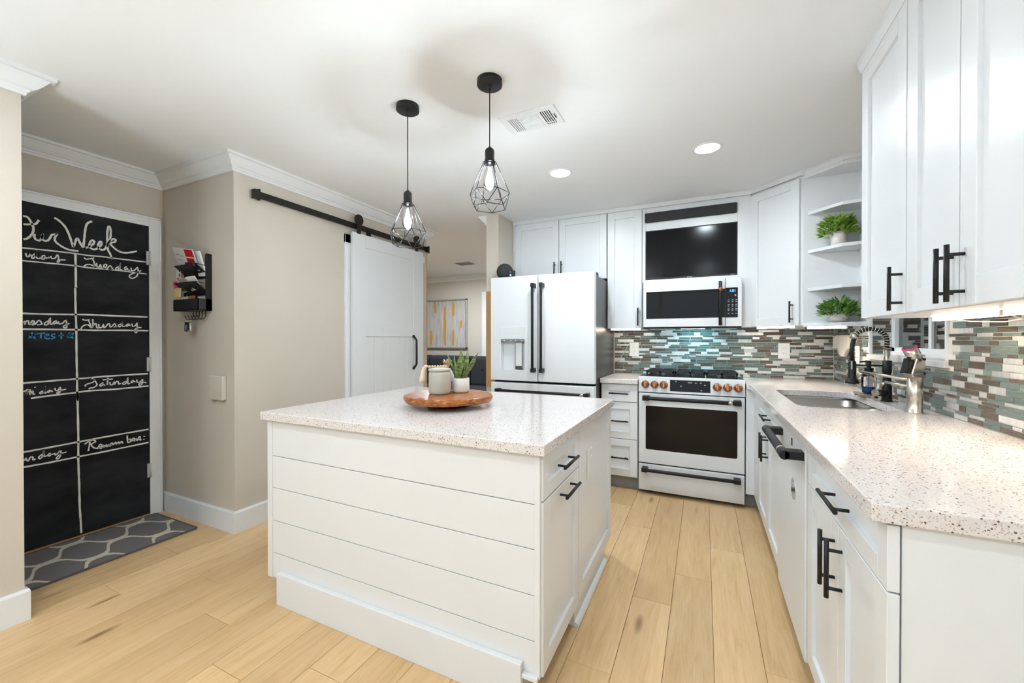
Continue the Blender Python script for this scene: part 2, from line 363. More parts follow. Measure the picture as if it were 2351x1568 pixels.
CHALK = {
  'our': [(0.0105,[[(0.915,1.959),(0.925,1.96),(0.934,1.956),(0.941,1.944),(0.948,1.926),(0.954,1.905),(0.955,1.889),(0.951,1.869),(0.942,1.849),(0.93,1.833),(0.916,1.825)],[(0.916,1.912),(0.931,1.915),(0.946,1.92),(0.962,1.925),(0.969,1.935),(0.977,1.953)],[(0.96,1.867),(0.958,1.851),(0.963,1.836),(0.977,1.832),(0.986,1.844),(0.991,1.868),(0.993,1.872),(0.989,1.848),(0.997,1.836),(1.009,1.837),(1.019,1.851),(1.026,1.87),(1.03,1.879),(1.043,1.883),(1.051,1.887),(1.045,1.874),(1.041,1.856),(1.045,1.839),(1.061,1.823),(1.085,1.808),(1.109,1.801),(1.144,1.802)]])],
  'week': [(0.011,[[(1.04,1.983),(1.057,1.973),(1.081,1.947),(1.097,1.913),(1.109,1.871),(1.118,1.835),(1.121,1.824),(1.129,1.852),(1.138,1.883),(1.147,1.866),(1.164,1.829),(1.168,1.853),(1.172,1.903),(1.175,1.939),(1.181,1.976),(1.19,1.992),(1.207,2.006)],[(1.177,1.83),(1.195,1.841),(1.211,1.858),(1.217,1.878),(1.209,1.885),(1.198,1.87),(1.194,1.844),(1.203,1.83),(1.221,1.828),(1.24,1.847),(1.252,1.867),(1.251,1.883),(1.244,1.883),(1.236,1.86),(1.238,1.839),(1.256,1.832),(1.269,1.842),(1.282,1.873),(1.295,1.913),(1.298,1.958),(1.294,1.99),(1.287,1.992),(1.281,1.957),(1.281,1.906),(1.283,1.841),(1.294,1.814),(1.304,1.78)],[(1.286,1.882),(1.297,1.902),(1.311,1.915),(1.323,1.912),(1.317,1.897),(1.294,1.883),(1.308,1.864),(1.331,1.843),(1.36,1.834),(1.392,1.84),(1.434,1.859)]])],
  'monday': [(0.007,[[(0.924,1.748),(0.927,1.731),(0.935,1.728),(0.941,1.745),(0.944,1.734)],[(0.961,1.75),(0.949,1.738),(0.948,1.723),(0.955,1.723),(0.962,1.741),(0.964,1.774),(0.963,1.738),(0.972,1.724),(0.983,1.731)],[(1.001,1.748),(0.99,1.743),(0.987,1.726),(0.996,1.726),(1.002,1.741),(1.005,1.732),(1.019,1.741)],[(1.024,1.749),(1.028,1.735),(1.042,1.74),(1.049,1.757),(1.054,1.761),(1.057,1.735),(1.051,1.72),(1.057,1.718),(1.063,1.732),(1.087,1.736)]])],
  'tuesday': [(0.007,[[(1.169,1.765),(1.179,1.758),(1.195,1.763),(1.216,1.772)],[(1.208,1.763),(1.215,1.749),(1.218,1.72),(1.205,1.724),(1.187,1.726),(1.174,1.718),(1.169,1.711)],[(1.218,1.717),(1.229,1.74),(1.229,1.719),(1.239,1.717),(1.247,1.736),(1.249,1.716),(1.258,1.714),(1.274,1.726),(1.276,1.741),(1.264,1.735),(1.263,1.711),(1.28,1.716),(1.294,1.736),(1.306,1.713),(1.285,1.709)],[(1.336,1.736),(1.322,1.722),(1.327,1.712),(1.339,1.725),(1.345,1.763),(1.343,1.718),(1.356,1.719)],[(1.38,1.743),(1.368,1.732),(1.371,1.719),(1.383,1.732),(1.385,1.721),(1.397,1.721)],[(1.403,1.739),(1.406,1.721),(1.424,1.727),(1.437,1.748),(1.441,1.714),(1.433,1.686),(1.412,1.668),(1.394,1.673),(1.4,1.693),(1.43,1.709),(1.458,1.729)]])],
  'wednesday': [(0.007,[[(0.917,1.355),(0.919,1.334),(0.924,1.353),(0.933,1.355),(0.935,1.334),(0.943,1.338),(0.955,1.345),(0.953,1.358),(0.945,1.352),(0.946,1.334),(0.959,1.337),(0.974,1.361),(0.986,1.339),(0.967,1.333)],[(1.014,1.359),(0.998,1.347),(0.998,1.334),(1.011,1.34),(1.02,1.379),(1.021,1.337),(1.031,1.345)],[(1.047,1.362),(1.034,1.352),(1.035,1.339),(1.047,1.353),(1.049,1.341)],[(1.054,1.357),(1.058,1.342),(1.071,1.346),(1.086,1.365),(1.09,1.339),(1.088,1.32),(1.078,1.32),(1.078,1.331),(1.102,1.347)]])],
  'thursday': [(0.007,[[(1.159,1.374),(1.176,1.369),(1.193,1.374)],[(1.187,1.372),(1.194,1.35),(1.2,1.321),(1.187,1.34),(1.17,1.338),(1.158,1.326),(1.153,1.312)],[(1.207,1.378),(1.209,1.351),(1.207,1.323),(1.213,1.343),(1.223,1.349),(1.227,1.324),(1.236,1.322)],[(1.236,1.348),(1.239,1.324),(1.251,1.326),(1.259,1.347),(1.262,1.323),(1.274,1.337),(1.281,1.349),(1.29,1.348),(1.292,1.33),(1.303,1.336),(1.315,1.353),(1.321,1.336),(1.309,1.33),(1.327,1.333)],[(1.35,1.352),(1.334,1.343),(1.34,1.331),(1.353,1.348),(1.354,1.368),(1.356,1.337),(1.369,1.338)],[(1.388,1.355),(1.375,1.344),(1.378,1.336),(1.391,1.349),(1.395,1.339)],[(1.405,1.356),(1.409,1.339),(1.424,1.342),(1.433,1.363),(1.434,1.325),(1.431,1.295),(1.421,1.299),(1.421,1.316),(1.438,1.329),(1.458,1.33)]])],
  'test_blue': [(0.007,[[(0.935,1.25),(0.946,1.288),(0.958,1.25),(0.94,1.274),(0.949,1.274),(0.966,1.282),(0.935,1.25)],[(0.966,1.281),(0.999,1.285)],[(0.982,1.283),(0.981,1.254)],[(0.997,1.267),(1.013,1.272),(1.008,1.282),(0.998,1.267),(1.003,1.252),(1.019,1.254)],[(1.042,1.28),(1.028,1.278),(1.026,1.267),(1.04,1.26),(1.023,1.249)],[(1.066,1.29),(1.066,1.251)],[(1.054,1.269),(1.077,1.273)],[(1.092,1.254),(1.101,1.29),(1.116,1.254),(1.093,1.275),(1.12,1.285),(1.092,1.254)]])],
  'friday': [(0.007,[[(0.913,0.945),(0.927,0.956),(0.928,0.949),(0.919,0.923),(0.934,0.953),(0.938,0.949),(0.936,0.924),(0.948,0.948),(0.949,0.925),(0.956,0.929)],[(0.956,0.968),(0.958,0.965)],[(0.992,0.943),(0.977,0.934),(0.979,0.926),(0.992,0.936),(0.996,0.972),(0.994,0.928),(1.007,0.934)],[(1.019,0.944),(1.009,0.937),(1.012,0.93),(1.022,0.94),(1.027,0.93)],[(1.037,0.953),(1.042,0.937),(1.052,0.94),(1.06,0.956),(1.061,0.931),(1.052,0.919),(1.045,0.924),(1.063,0.935),(1.085,0.941)]])],
  'saturday': [(0.007,[[(1.194,1.002),(1.211,0.989),(1.209,0.973),(1.183,0.964),(1.171,0.957),(1.173,0.948)],[(1.209,0.995),(1.226,0.956),(1.211,0.938),(1.194,0.936),(1.187,0.929)],[(1.258,0.965),(1.241,0.954),(1.244,0.942),(1.258,0.953),(1.263,0.944)],[(1.28,0.995),(1.276,0.947)],[(1.253,0.983),(1.304,0.984)],[(1.289,0.966),(1.292,0.947),(1.304,0.948),(1.31,0.966),(1.313,0.947),(1.323,0.967),(1.332,0.962),(1.334,0.947),(1.345,0.952)],[(1.37,0.962),(1.354,0.951),(1.361,0.942),(1.374,0.953),(1.382,0.988),(1.382,0.944),(1.393,0.949)],[(1.413,0.966),(1.4,0.959),(1.403,0.948),(1.416,0.96),(1.421,0.951)],[(1.43,0.969),(1.433,0.95),(1.45,0.952),(1.462,0.968),(1.46,0.937),(1.446,0.927),(1.443,0.938),(1.467,0.947),(1.484,0.941)]])],
  'sunday': [(0.007,[[(0.912,0.545),(0.92,0.56),(0.923,0.546),(0.929,0.541),(0.937,0.56),(0.946,0.559),(0.948,0.54),(0.957,0.546)],[(0.983,0.565),(0.97,0.553),(0.974,0.541),(0.986,0.555),(0.989,0.585),(0.992,0.55),(1.006,0.554)],[(1.018,0.564),(1.009,0.558),(1.012,0.546),(1.021,0.555),(1.03,0.553)],[(1.033,0.56),(1.039,0.546),(1.055,0.564),(1.061,0.565),(1.057,0.532),(1.048,0.521),(1.042,0.527),(1.061,0.549),(1.086,0.553)]])],
  'remember': [(0.008,[[(1.166,0.582),(1.19,0.592),(1.183,0.534)],[(1.188,0.6),(1.21,0.599),(1.217,0.586),(1.197,0.575),(1.21,0.548),(1.231,0.541)],[(1.231,0.543),(1.248,0.553),(1.241,0.564),(1.231,0.548),(1.245,0.537),(1.255,0.556),(1.259,0.541),(1.27,0.555),(1.273,0.54),(1.284,0.554),(1.286,0.542),(1.302,0.55),(1.298,0.56),(1.288,0.549),(1.306,0.547),(1.317,0.561),(1.32,0.546),(1.332,0.56),(1.335,0.545),(1.347,0.559),(1.354,0.543)],[(1.377,0.592),(1.379,0.547),(1.392,0.546),(1.396,0.563),(1.383,0.563)],[(1.396,0.548),(1.416,0.556),(1.412,0.567),(1.402,0.556),(1.42,0.545)],[(1.424,0.562),(1.431,0.545),(1.44,0.568),(1.448,0.566),(1.445,0.547),(1.455,0.547)],[(1.47,0.569),(1.47,0.564)],[(1.468,0.549),(1.468,0.542)]])],
  'lines': [(0.008,[[(0.912,1.776),(1.019,1.781),(1.129,1.784),(1.189,1.783),(1.269,1.789),(1.302,1.788),(1.488,1.792)],[(0.912,1.702),(1.019,1.705),(1.128,1.708),(1.189,1.705),(1.325,1.71),(1.489,1.708)]]),(0.011,[[(1.13,1.782),(1.131,1.665),(1.131,1.572)]]),(0.01,[[(0.911,1.398),(1.016,1.399),(1.126,1.403),(1.19,1.405),(1.34,1.405),(1.493,1.405)],[(0.911,1.307),(1.126,1.308),(1.219,1.306),(1.372,1.309),(1.496,1.309)],[(1.128,1.569),(1.129,1.463),(1.13,1.402),(1.132,1.306),(1.132,1.195),(1.133,1.08),(1.134,1.0),(1.134,0.915),(1.137,0.862)],[(0.909,0.995),(1.027,0.998),(1.13,1.0),(1.277,1.005),(1.493,1.005)],[(0.941,0.904),(1.027,0.91),(1.132,0.915),(1.188,0.919),(1.307,0.915),(1.496,0.918)]]),(0.01,[[(0.908,0.596),(1.018,0.599),(1.134,0.603),(1.281,0.608),(1.495,0.611)],[(0.908,0.509),(1.018,0.508),(1.133,0.51),(1.28,0.512),(1.494,0.518)],[(1.135,0.916),(1.137,0.725),(1.138,0.611),(1.137,0.507),(1.139,0.406),(1.141,0.315),(1.142,0.2),(1.146,0.107),(1.149,0.024)]])],
}
# ================================================================== THE SETTING
def sweep(path, prof):
    mb = MB(); n = len(path); P = [Vector(p) for p in path]; rings = []
    for i in range(n):
        d0 = (P[i]-P[i-1]).normalized() if i else None; d1 = (P[i+1]-P[i]).normalized() if i < n-1 else None
        n0 = Vector((d0.y, -d0.x)) if d0 else None; n1 = Vector((d1.y, -d1.x)) if d1 else None
        if n0 is None: off = n1
        elif n1 is None: off = n0
        else: off = (n0+n1)/(1+n0.dot(n1))
        rings.append([(P[i].x+off.x*a, P[i].y+off.y*a, z) for a, z in prof])
    k = len(prof); vs = [p for r in rings for p in r]
    fs = [(i*k+j, (i+1)*k+j, (i+1)*k+(j+1) % k, i*k+(j+1) % k) for i in range(n-1) for j in range(k)]
    fs += [tuple(range(k)), tuple((n-1)*k+j for j in range(k))[::-1]]
    mb._add(vs, fs); return mb

# ---- floor and its planks
fl = MB().box(-6.3, 1.2, -2.7, 6.5, -0.08, -0.004); fl.cur = 1
fl.box(-3.55, 0.94, -2.6, 0.1, -0.02, 0.0); fl.box(-6.2, -3.62, 3.6, 6.4, -0.02, 0.0)
floor = struct('floor', fl, [M_under, M_plank], 'light oak plank floor running through the kitchen')
PW = 0.1743; PL = 1.283; G = 0.0008
ANCH = {-1: 1.778, 0: 2.703, 1: 2.317, 2: 2.03, 3: 1.517, 16: 0.972, 17: 1.302, 14: 1.23, 12: 1.068, 10: 0.912, 15: 1.631, 13: 0.55, 11: 1.55}
PM = {}
def plank(x0, x1, y0, y1):
    key = (round(x1-x0, 3), round(y1-y0, 3))
    if key not in PM:
        hx, hy = (x1-x0)/2-G, (y1-y0)/2-G; b = 0.0012
        me = bpy.data.meshes.new('plank')
        v = [(sx*hx, sy*hy, -0.012) for sx, sy in ((-1, -1), (1, -1), (1, 1), (-1, 1))] + [(sx*hx, sy*hy, -b) for sx, sy in ((-1, -1), (1, -1), (1, 1), (-1, 1))] + [(sx*(hx-b), sy*(hy-b), 0) for sx, sy in ((-1, -1), (1, -1), (1, 1), (-1, 1))]
        f = [(8, 9, 10, 11)] + [(i, (i+1) % 4, 4+(i+1) % 4, 4+i) for i in range(4)] + [(4+i, 4+(i+1) % 4, 8+(i+1) % 4, 8+i) for i in range(4)]
        me.from_pydata(v, [], f); me.materials.append(M_plank); PM[key] = me
    o = bpy.data.objects.new('plank', PM[key]); COL.objects.link(o); o.parent = floor
    o.location = Vector(((x0+x1)/2, (y0+y1)/2, 0.0)) - WL['floor']
for r in range(-5, 22):
    x1 = 0.2135-PW*r; x0 = x1-PW
    xa, xb = max(x0, -3.57), min(x1, 0.95)
    if xb-xa < 0.02: continue
    a = ANCH.get(r, random.uniform(0, PL)); y = a - PL*math.ceil((a-0.1)/PL)
    ytop = 6.4 if xb < -1.9 else 4.04
    if xa < -2.76: ytop = 1.6
    elif xa < -1.87: ytop = 6.4
    while y < ytop:
        ya, yb = max(y, 0.1), min(y+PL, ytop)
        if yb-ya > 0.05: plank(xa, xb, ya, yb)
        y += PL

# ---- walls and ceiling
struct('ceiling', B(-6.3, 1.2, -2.72, 6.52, CEIL, CEIL+0.1), M_ceil, 'smooth white painted ceiling over kitchen and living room')
wall_back = struct('wall_back', B(-1.736, 1.2, 4.048, 4.16, 0, CEIL), M_wall, 'back kitchen wall behind range and refrigerator')
WY0, WY1, WZ0, WZ1 = 2.37, 3.257, 1.155, 2.05
mb = MB().box(0.952, 1.10, -2.6, 4.048, 0, WZ0-0.03).box(0.952, 1.10, -2.6, 4.048, WZ1, CEIL).box(0.952, 1.10, -2.6, WY0, WZ0-0.03, WZ1).box(0.952, 1.10, WY1, 4.048, WZ0-0.03, WZ1)
wall_right = struct('wall_right', mb, M_wall, 'right kitchen wall with window above the sink')
struct('wall_left', B(-2.85, -2.73, 1.596, 3.60, 0, CEIL), M_wall, 'beige wall carrying the sliding barn door')
struct('wall_left_near', B(-2.85, -2.73, -2.6, 0.70, 0, CEIL), M_wall, 'beige wall end at the near left of the alcove')
struct('wall_alcove_back', B(-3.69, -3.57, 0.58, 1.72, 0, CEIL), M_wall, 'recessed beige wall around the chalkboard door')
struct('wall_alcove_side', B(-3.57, -2.85, 1.596, 1.72, 0, CEIL), M_wall, 'shaded beige alcove wall holding the mail organizer')
struct('wall_alcove_near', B(-3.57, -2.85, 0.58, 0.70, 0, CEIL), M_wall, 'hidden near side wall of the door alcove')
stub = struct('wall_stub', B(-1.864, -1.736, 3.378, 4.16, 0, CEIL), M_wall, 'beige wall end standing beside the refrigerator')
build('raw_edge', B(-1.866, -1.764, 3.374, 3.379, 0.80, 1.70), M_rawwood, stub, label='bare wood-coloured patch on the wall edge')
struct('wall_living_back', B(-6.2, -1.744, 6.40, 6.52, 0, CEIL), M_wall, 'taupe living room wall behind the sofa')
struct('wall_living_left', B(-6.3, -6.2, 3.48, 6.52, 0, CEIL), M_wall, 'far left living room wall')
struct('wall_living_right', B(-1.864, -1.744, 4.16, 6.40, 0, CEIL), M_wall, 'right living room wall beyond the opening')
struct('wall_living_front', B(-6.2, -2.85, 3.48, 3.60, 0, CEIL), M_wall, 'living room side of the wall beside the opening')
wr = MB().box(-2.73, -2.6, -2.72, -2.6, 0, CEIL).box(0.8, 1.1, -2.72, -2.6, 0, CEIL).box(-2.6, 0.8, -2.72, -2.6, 0, 0.06).box(-2.6, 0.8, -2.72, -2.6, 2.3, CEIL)  # rear opening is added as a source of light
wr.box(-0.93, -0.87, -2.68, -2.62, 0.06, 2.3)
struct('wall_rear', wr, M_wall, 'unseen rear wall with a wide opening added to let in light')
wl = [o for o in bpy.data.objects if o.name == 'wall_left'][0]
build('raw_edge', B(-2.752, -2.728, 3.600, 3.606, 0.0, 2.22), M_rawwood, wl, label='unpainted wood edge of the opening')
tag(build('window_light_blocker', B(1.75, 1.85, 1.0, 5.2, -0.5, 3.2), mat('dark_blocker', (0.10, 0.12, 0.13), 0.8)), 'dark panel added outside the sink window to block sky light', 'wall', kind='structure')  # panel added to keep the bright sky out of the sink window

CR = [(0, 2.328), (0.012, 2.328), (0.014, 2.340), (0.020, 2.345), (0.022, 2.352), (0.034, 2.358), (0.050, 2.375), (0.066, 2.396), (0.070, 2.403), (0.086, 2.405), (0.088, CEIL), (0, CEIL)]
struct('trim_1', sweep([(-2.73, -2.6), (-2.73, 0.70), (-3.57, 0.70), (-3.57, 1.596), (-2.73, 1.596), (-2.73, 3.60), (-2.85, 3.60), (-6.2, 3.60)], CR), M_trim, 'white crown moulding along the left kitchen walls')
struct('trim_2', sweep([(-6.2, 6.40), (-1.864, 6.40), (-1.864, 3.378)], CR), M_trim, 'white crown moulding in the living room')
BB = [(0, 0), (0.015, 0), (0.015, 0.127), (0.011, 0.137), (0, 0.137)]
struct('baseboard_near', sweep([(-2.73, -2.6), (-2.73, 0.70), (-3.57, 0.70)], BB), M_trim, 'white baseboard at the near left wall end')
struct('baseboard_left', sweep([(-3.57, 1.596), (-2.73, 1.596), (-2.73, 2.478)], BB), M_trim, 'tall white baseboard around the alcove corner')

# ---- chalkboard door with casing, hinges and writing
door = struct('door_1', B(-3.57, -3.553, 0.79, 1.502, 0.014, 2.045), M_chalkb, 'black chalkboard door with handwritten weekly planner', 0.002)
build('door_casing', MB().box(-3.57, -3.548, 1.502, 1.572, 0, 2.113).box(-3.57, -3.548, 0.72, 1.502, 2.047, 2.113).box(-3.57, -3.548, 0.72, 0.79, 0, 2.047)
      .box(-3.57, -3.541, 1.560, 1.572, 0, 2.113).box(-3.57, -3.541, 0.72, 1.572, 2.101, 2.113), M_trim, door, 0.002, label='white door casing')
for z in (1.772, 1.022, 0.270):
    h = build('hinge', MB().box(-3.553, -3.549, 1.486, 1.518, z, z+0.098).cyl((-3.546, 1.504, z-0.003), (-3.546, 1.504, z+0.10), 0.0055, 10), M_hinge, door)
build('threshold', B(-3.57, -3.54, 0.79, 1.502, 0.0, 0.012), M_rawwood, door, label='tan wooden threshold')
CH = lambda a, b: (-3.5518, a, b)
for k, sets in CHALK.items():
    if k == 'lines':
        for wd, st in sets:
            for s_ in st:
                if abs(s_[0][0]-0.914) < 0.008: s_ = [(0.80, s_[0][1] + (s_[0][1]-s_[1][1])*0.4)] + s_
                build('chalk_line', MB().ribbon(s_, wd, CH), M_chalk, door)
    else:
        mb = MB()
        for wd, st in sets:
            for s_ in st: mb.ribbon(s_, wd, CH)
        build('chalk_word', mb, M_chalkblue if 'blue' in k else M_chalk, door, label='blue chalk word between two stars' if 'blue' in k else None)

# ---- sink window
win = struct('window_1', MB().box(1.045, 1.09, WY0, WY0+0.045, WZ0, WZ1).box(1.045, 1.09, WY1-0.045, WY1, WZ0, WZ1).box(1.045, 1.09, WY0, WY1, WZ0, WZ0+0.045).box(1.045, 1.09, WY0, WY1, WZ1-0.04, WZ1)
             .box(1.055, 1.085, 2.80, 2.83, WZ0, WZ1).box(1.03, 1.05, WY0, WY1, WZ0, WZ0+0.022), M_trim, 'white framed sliding window above the sink', 0.002)
for a, b in ((WY0+0.045, 2.80), (2.83, WY1-0.045)): build('pane', B(1.066, 1.070, a, b, WZ0+0.045, WZ1-0.04), M_pane, win)
build('sill', B(0.930, 1.06, WY0-0.012, WY1+0.02, WZ0-0.03, WZ0), M_marble, win, 0.003, label='pale stone window sill')
build('edge_trim', MB().box(0.938, 0.953, WY1-0.004, WY1+0.006, WZ0, WZ1).box(0.938, 0.953, WY0-0.008, WY0+0.004, WZ0-0.01, WZ1), M_trim, win)

# ---- mosaic backsplash: every strip its own tile
TM = {}
for nm, m_ in (('teal', M_teal), ('brown', M_brown), ('alu', M_alu)):
    me = bpy.data.meshes.new('tile'); q = MB(); c_ = 0.5
    q._add([(-.5, -.5, -.5), (.5, -.5, -.5), (.5, .5, -.5), (-.5, .5, -.5), (-.5, -.5, .5), (.5, -.5, .5), (.5, .5, .5), (-.5, .5, .5)], [(0, 3, 2, 1), (4, 5, 6, 7), (0, 1, 5, 4), (1, 2, 6, 5), (2, 3, 7, 6), (3, 0, 4, 7)])
    me.from_pydata(q.v, [], q.f); me.materials.append(m_); TM[nm] = me
ROWH = [0.0215, 0.0135, 0.0215, 0.0275, 0.0205, 0.0135, 0.0275, 0.0205, 0.0135, 0.0135, 0.0215, 0.0275]
def mosaic(parent, place, u0, u1, z0, z1, hole, keep, rng, shift=0):
    tiles = []; z = z0; i = shift; g = 0.0030
    while z < z1-0.004:
        h = min(ROWH[i % len(ROWH)], z1-z); i += 1; u = u0 - rng.uniform(0, 0.1); last = None
        while u < u1:
            L = rng.choice([0.048, 0.098, 0.098, 0.148, 0.098]); a, b = max(u, u0), min(u+L, u1)
            k = rng.choices(['teal', 'brown', 'alu'], [0.33, 0.32, 0.35 if h > 0.015 else 0.22])[0]
            if k == last: k = rng.choice(['teal', 'brown', 'alu'])
            last = k
            if b-a > 0.008 and not (hole and hole(a, b, z, z+h)): tiles.append((a, b-g, z+g, z+h, k))
            u += L
        z += h
    tiles.sort(key=keep)
    rest = MB()
    for n, (a, b, c, d, k) in enumerate(tiles):
        p, s_ = place((a+b)/2, (c+d)/2, b-a, d-c, 0.004 if k != 'alu' else 0.0034)
        if n < 300:
            o = bpy.data.objects.new('tile', TM[k]); COL.objects.link(o); o.parent = parent; o.location = Vector(p)-WL[parent.name]; o.scale = s_
        else:
            rest.cur = ('teal', 'brown', 'alu').index(k); rest.box(p[0]-s_[0]/2, p[0]+s_[0]/2, p[1]-s_[1]/2, p[1]+s_[1]/2, p[2]-s_[2]/2, p[2]+s_[2]/2)
    if rest.v: build('tile_rest', rest, [M_teal, M_brown, M_alu], parent, kind='stuff', label='remaining small mosaic tiles')
T = 0.92
build('grout', B(-0.79, 0.952, 4.0435, 4.048, T-0.02, 1.40), M_grout, wall_back)
mosaic(wall_back, lambda u, z, l, h, t: ((u, 4.0435-t/2+0.0005, z), (l, t, h)), -0.79, 0.944, T, 1.385, None,
       lambda t: (t[2] > 1.335, -0.5 < t[0] < 0.26 and t[2] < 0.96, t[0] < -0.7, -(t[1]-t[0])), random.Random(3))
gr = MB().box(0.9475, 0.952, 1.25, WY0-0.004, T-0.02, 1.40).box(0.9475, 0.952, WY1+0.004, 4.0435, T-0.02, 1.40).box(0.9475, 0.952, WY0-0.004, WY1+0.004, T-0.02, WZ0-0.03)
gr.box(0.952, 1.045, WY1-0.004, WY1, WZ0, WZ1)
build('grout', gr, M_grout, wall_right)
inwin = lambda a, b, c, d: b > WY0-0.006 and a < WY1+0.004 and d > WZ0-0.032
mosaic(wall_right, lambda u, z, l, h, t: ((0.9475-t/2+0.0005, u, z), (t, l, h)), 1.25, 4.04, T, 1.385, inwin,
       lambda t: (t[2] > 1.335, t[0] < 1.66, t[0] > 2.38, t[0]), random.Random(5), 4)
mosaic(win, lambda u, z, l, h, t: ((u, WY1-0.004-t/2+0.0005, z), (l, t, h)), 0.955, 1.044, WZ0+0.002, 1.45, None, lambda t: t[0], random.Random(9), 2)
# ================================================================== CABINETS
def handle(parent, M, kind, p, a, b, off=0.034, r=0.0058, inset=0.026):
    mb = MB(); q = (lambda t, n: (p, n, t)) if kind == 'v' else (lambda t, n: (t, n, p))
    mb.cyl(q(a, -off), q(b, -off), r, 12, M=M)
    for t in (a+inset, b-inset): mb.cyl(q(t, 0.001), q(t, -off), r*0.78, 10, M=M)
    return build('handle', mb, M_black, parent, label='black bar handle')
def shaker(parent, M, u0, u1, v0, v1, h=None, rail=0.062, t=0.02, name='door', m=None):
    mb = MB().box(u0+rail*0.9, u1-rail*0.9, -t+0.011, 0, v0+rail*0.9, v1-rail*0.9, M)
    mb.box(u0, u0+rail, -t, 0, v0, v1, M).box(u1-rail, u1, -t, 0, v0, v1, M).box(u0+rail, u1-rail, -t, 0, v0, v0+rail, M).box(u0+rail, u1-rail, -t, 0, v1-rail, v1, M)
    d = build(name, mb, m or M_cab, parent, 0.0012, 1)
    if h: handle(d, M @ Matrix.Translation((0, -t, 0)), *h)
    return d
MBk = frame(0, 3.72, 0, 0)            # faces on the back wall look to -Y
MRt = lambda x: frame(x, 0, 0, -PI/2)  # faces on the right run look to -X (u = -y)
MIs = lambda x: frame(x, 0, 0, PI/2)   # island side looks to +X (u = y)

# ---- over-fridge cabinet
c = thing('wall_cabinet', (-1.265, 3.9, 1.80), 'white two-door wall cabinet above the refrigerator', 'cabinet')
build('body', MB().box(-1.733, -0.797, 3.72, 4.045, 1.80, 2.39).box(-1.733, -1.715, 3.702, 3.72, 1.80, 2.39), M_cab, c)
shaker(c, MBk, -1.712, -1.256, 1.802, 2.388, ('v', -1.290, 1.838, 1.985))
shaker(c, MBk, -1.251, -0.800, 1.802, 2.388, ('v', -1.221, 1.838, 1.985))
# ---- narrow wall cabinet
c = thing('wall_cabinet', (-0.64, 3.9, 1.345), 'narrow tall white wall cabinet between refrigerator and microwave', 'cabinet')
build('body', B(-0.791, -0.488, 3.72, 4.045, 1.345, 2.39), M_cab, c)
shaker(c, MBk, -0.789, -0.492, 1.345, 2.388, ('v', -0.520, 1.367, 1.522), 0.064)
# ---- media cabinet around television and soundbar
c = thing('media_cabinet', (-0.075, 3.9, 1.745), 'white cabinet framing the television above the microwave', 'cabinet')
build('body', MB().box(-0.487, 0.27, 3.76, 4.045, 1.745, 2.39).box(0.27, 0.338, 3.72, 4.03, 1.345, 2.39), M_cab, c)
build('face_frame', MB().box(-0.487, -0.462, 3.71, 3.76, 1.742, 2.39).box(0.244, 0.336, 3.71, 3.76, 1.742, 2.39).box(0.272, 0.336, 3.70, 3.72, 1.345, 1.742)
      .box(-0.462, 0.244, 3.715, 3.76, 2.192, 2.39).box(-0.462, 0.244, 3.71, 3.76, 1.738, 1.764), M_cab, c, 0.001, 1)
# ---- diagonal corner cabinet
c = thing('corner_cabinet', (0.66, 3.75, 1.345), 'white diagonal corner wall cabinet with one door', 'cabinet')
build('body', MB().prism([(0.342, 3.722), (0.342, 4.04), (0.940, 4.04), (0.940, 3.442), (0.622, 3.442)], 1.345, 2.39), M_cab, c)
MD = frame(0.342, 3.722, 0, -PI/4)
shaker(c, MD, 0.006, 0.388, 1.347, 2.376, ('v', 0.346, 1.366, 1.518))
# ---- open corner shelves
c = thing('corner_shelf', (0.80, 3.34, 1.335), 'white open corner shelf unit beside the sink window', 'shelf')
build('side_panel', B(0.628, 0.940, 3.430, 3.441, 1.335, 2.39), M_cab, c)
build('back_panel', B(0.930, 0.9425, 3.27, 3.430, 1.36, 2.39), M_cab, c)
SH = [(0.652, 3.430), (0.930, 3.430), (0.930, 3.225), (0.800, 3.255)]
for z in (2.110, 1.844, 1.581): build('shelf', MB().prism(SH, z, z+0.022), M_cab, c, 0.0015, 1)
build('bottom_panel', MB().prism([(0.630, 3.430), (0.9425, 3.430), (0.9425, 3.262), (0.80, 3.262)], 1.335, 1.360), M_cab, c, 0.0015, 1)
build('top_panel', MB().prism([(0.630, 3.430), (0.930, 3.430), (0.930, 3.225), (0.800, 3.245)], 2.365, 2.39), M_cab, c)
# ---- right wall cabinets
MU = MRt(0.623)
c = thing('wall_cabinet', (0.78, 1.98, 1.335), 'white wall cabinet with single door and shaker panel next to the open shelves', 'cabinet')
build('body', B(0.623, 0.943, 1.769, 2.187, 1.335, 2.39), M_cab, c)
shaker(c, MU, -2.186, -1.772, 1.337, 2.372, ('v', -1.795, 1.346, 1.494), 0.068)
c = thing('wall_cabinet', (0.78, 1.46, 1.335), 'white double-door wall cabinet at the right edge over the mosaic', 'cabinet')
build('body', B(0.623, 0.943, 1.150, 1.765, 1.335, 2.39), M_cab, c)
shaker(c, MU, -1.764, -1.462, 1.337, 2.372, ('v', -1.487, 1.346, 1.494), 0.070)
shaker(c, MU, -1.456, -1.152, 1.337, 2.372, ('v', -1.434, 1.346, 1.494), 0.070)
struct('trim_3', sweep([(-1.736, 3.705), (0.336, 3.705), (0.612, 3.429), (0.640, 3.429)], [(0, 2.39), (0.006, 2.39), (0.016, 2.410), (0.018, CEIL), (0, CEIL)]), M_cab, 'small white moulding above the back wall cabinets')
struct('trim_4', sweep([(0.612, 2.19), (0.612, 1.15)], [(0, 2.372), (0.012, 2.372), (0.024, 2.400), (0.026, CEIL), (0, CEIL)]), M_cab, 'small white moulding above the right wall cabinets')
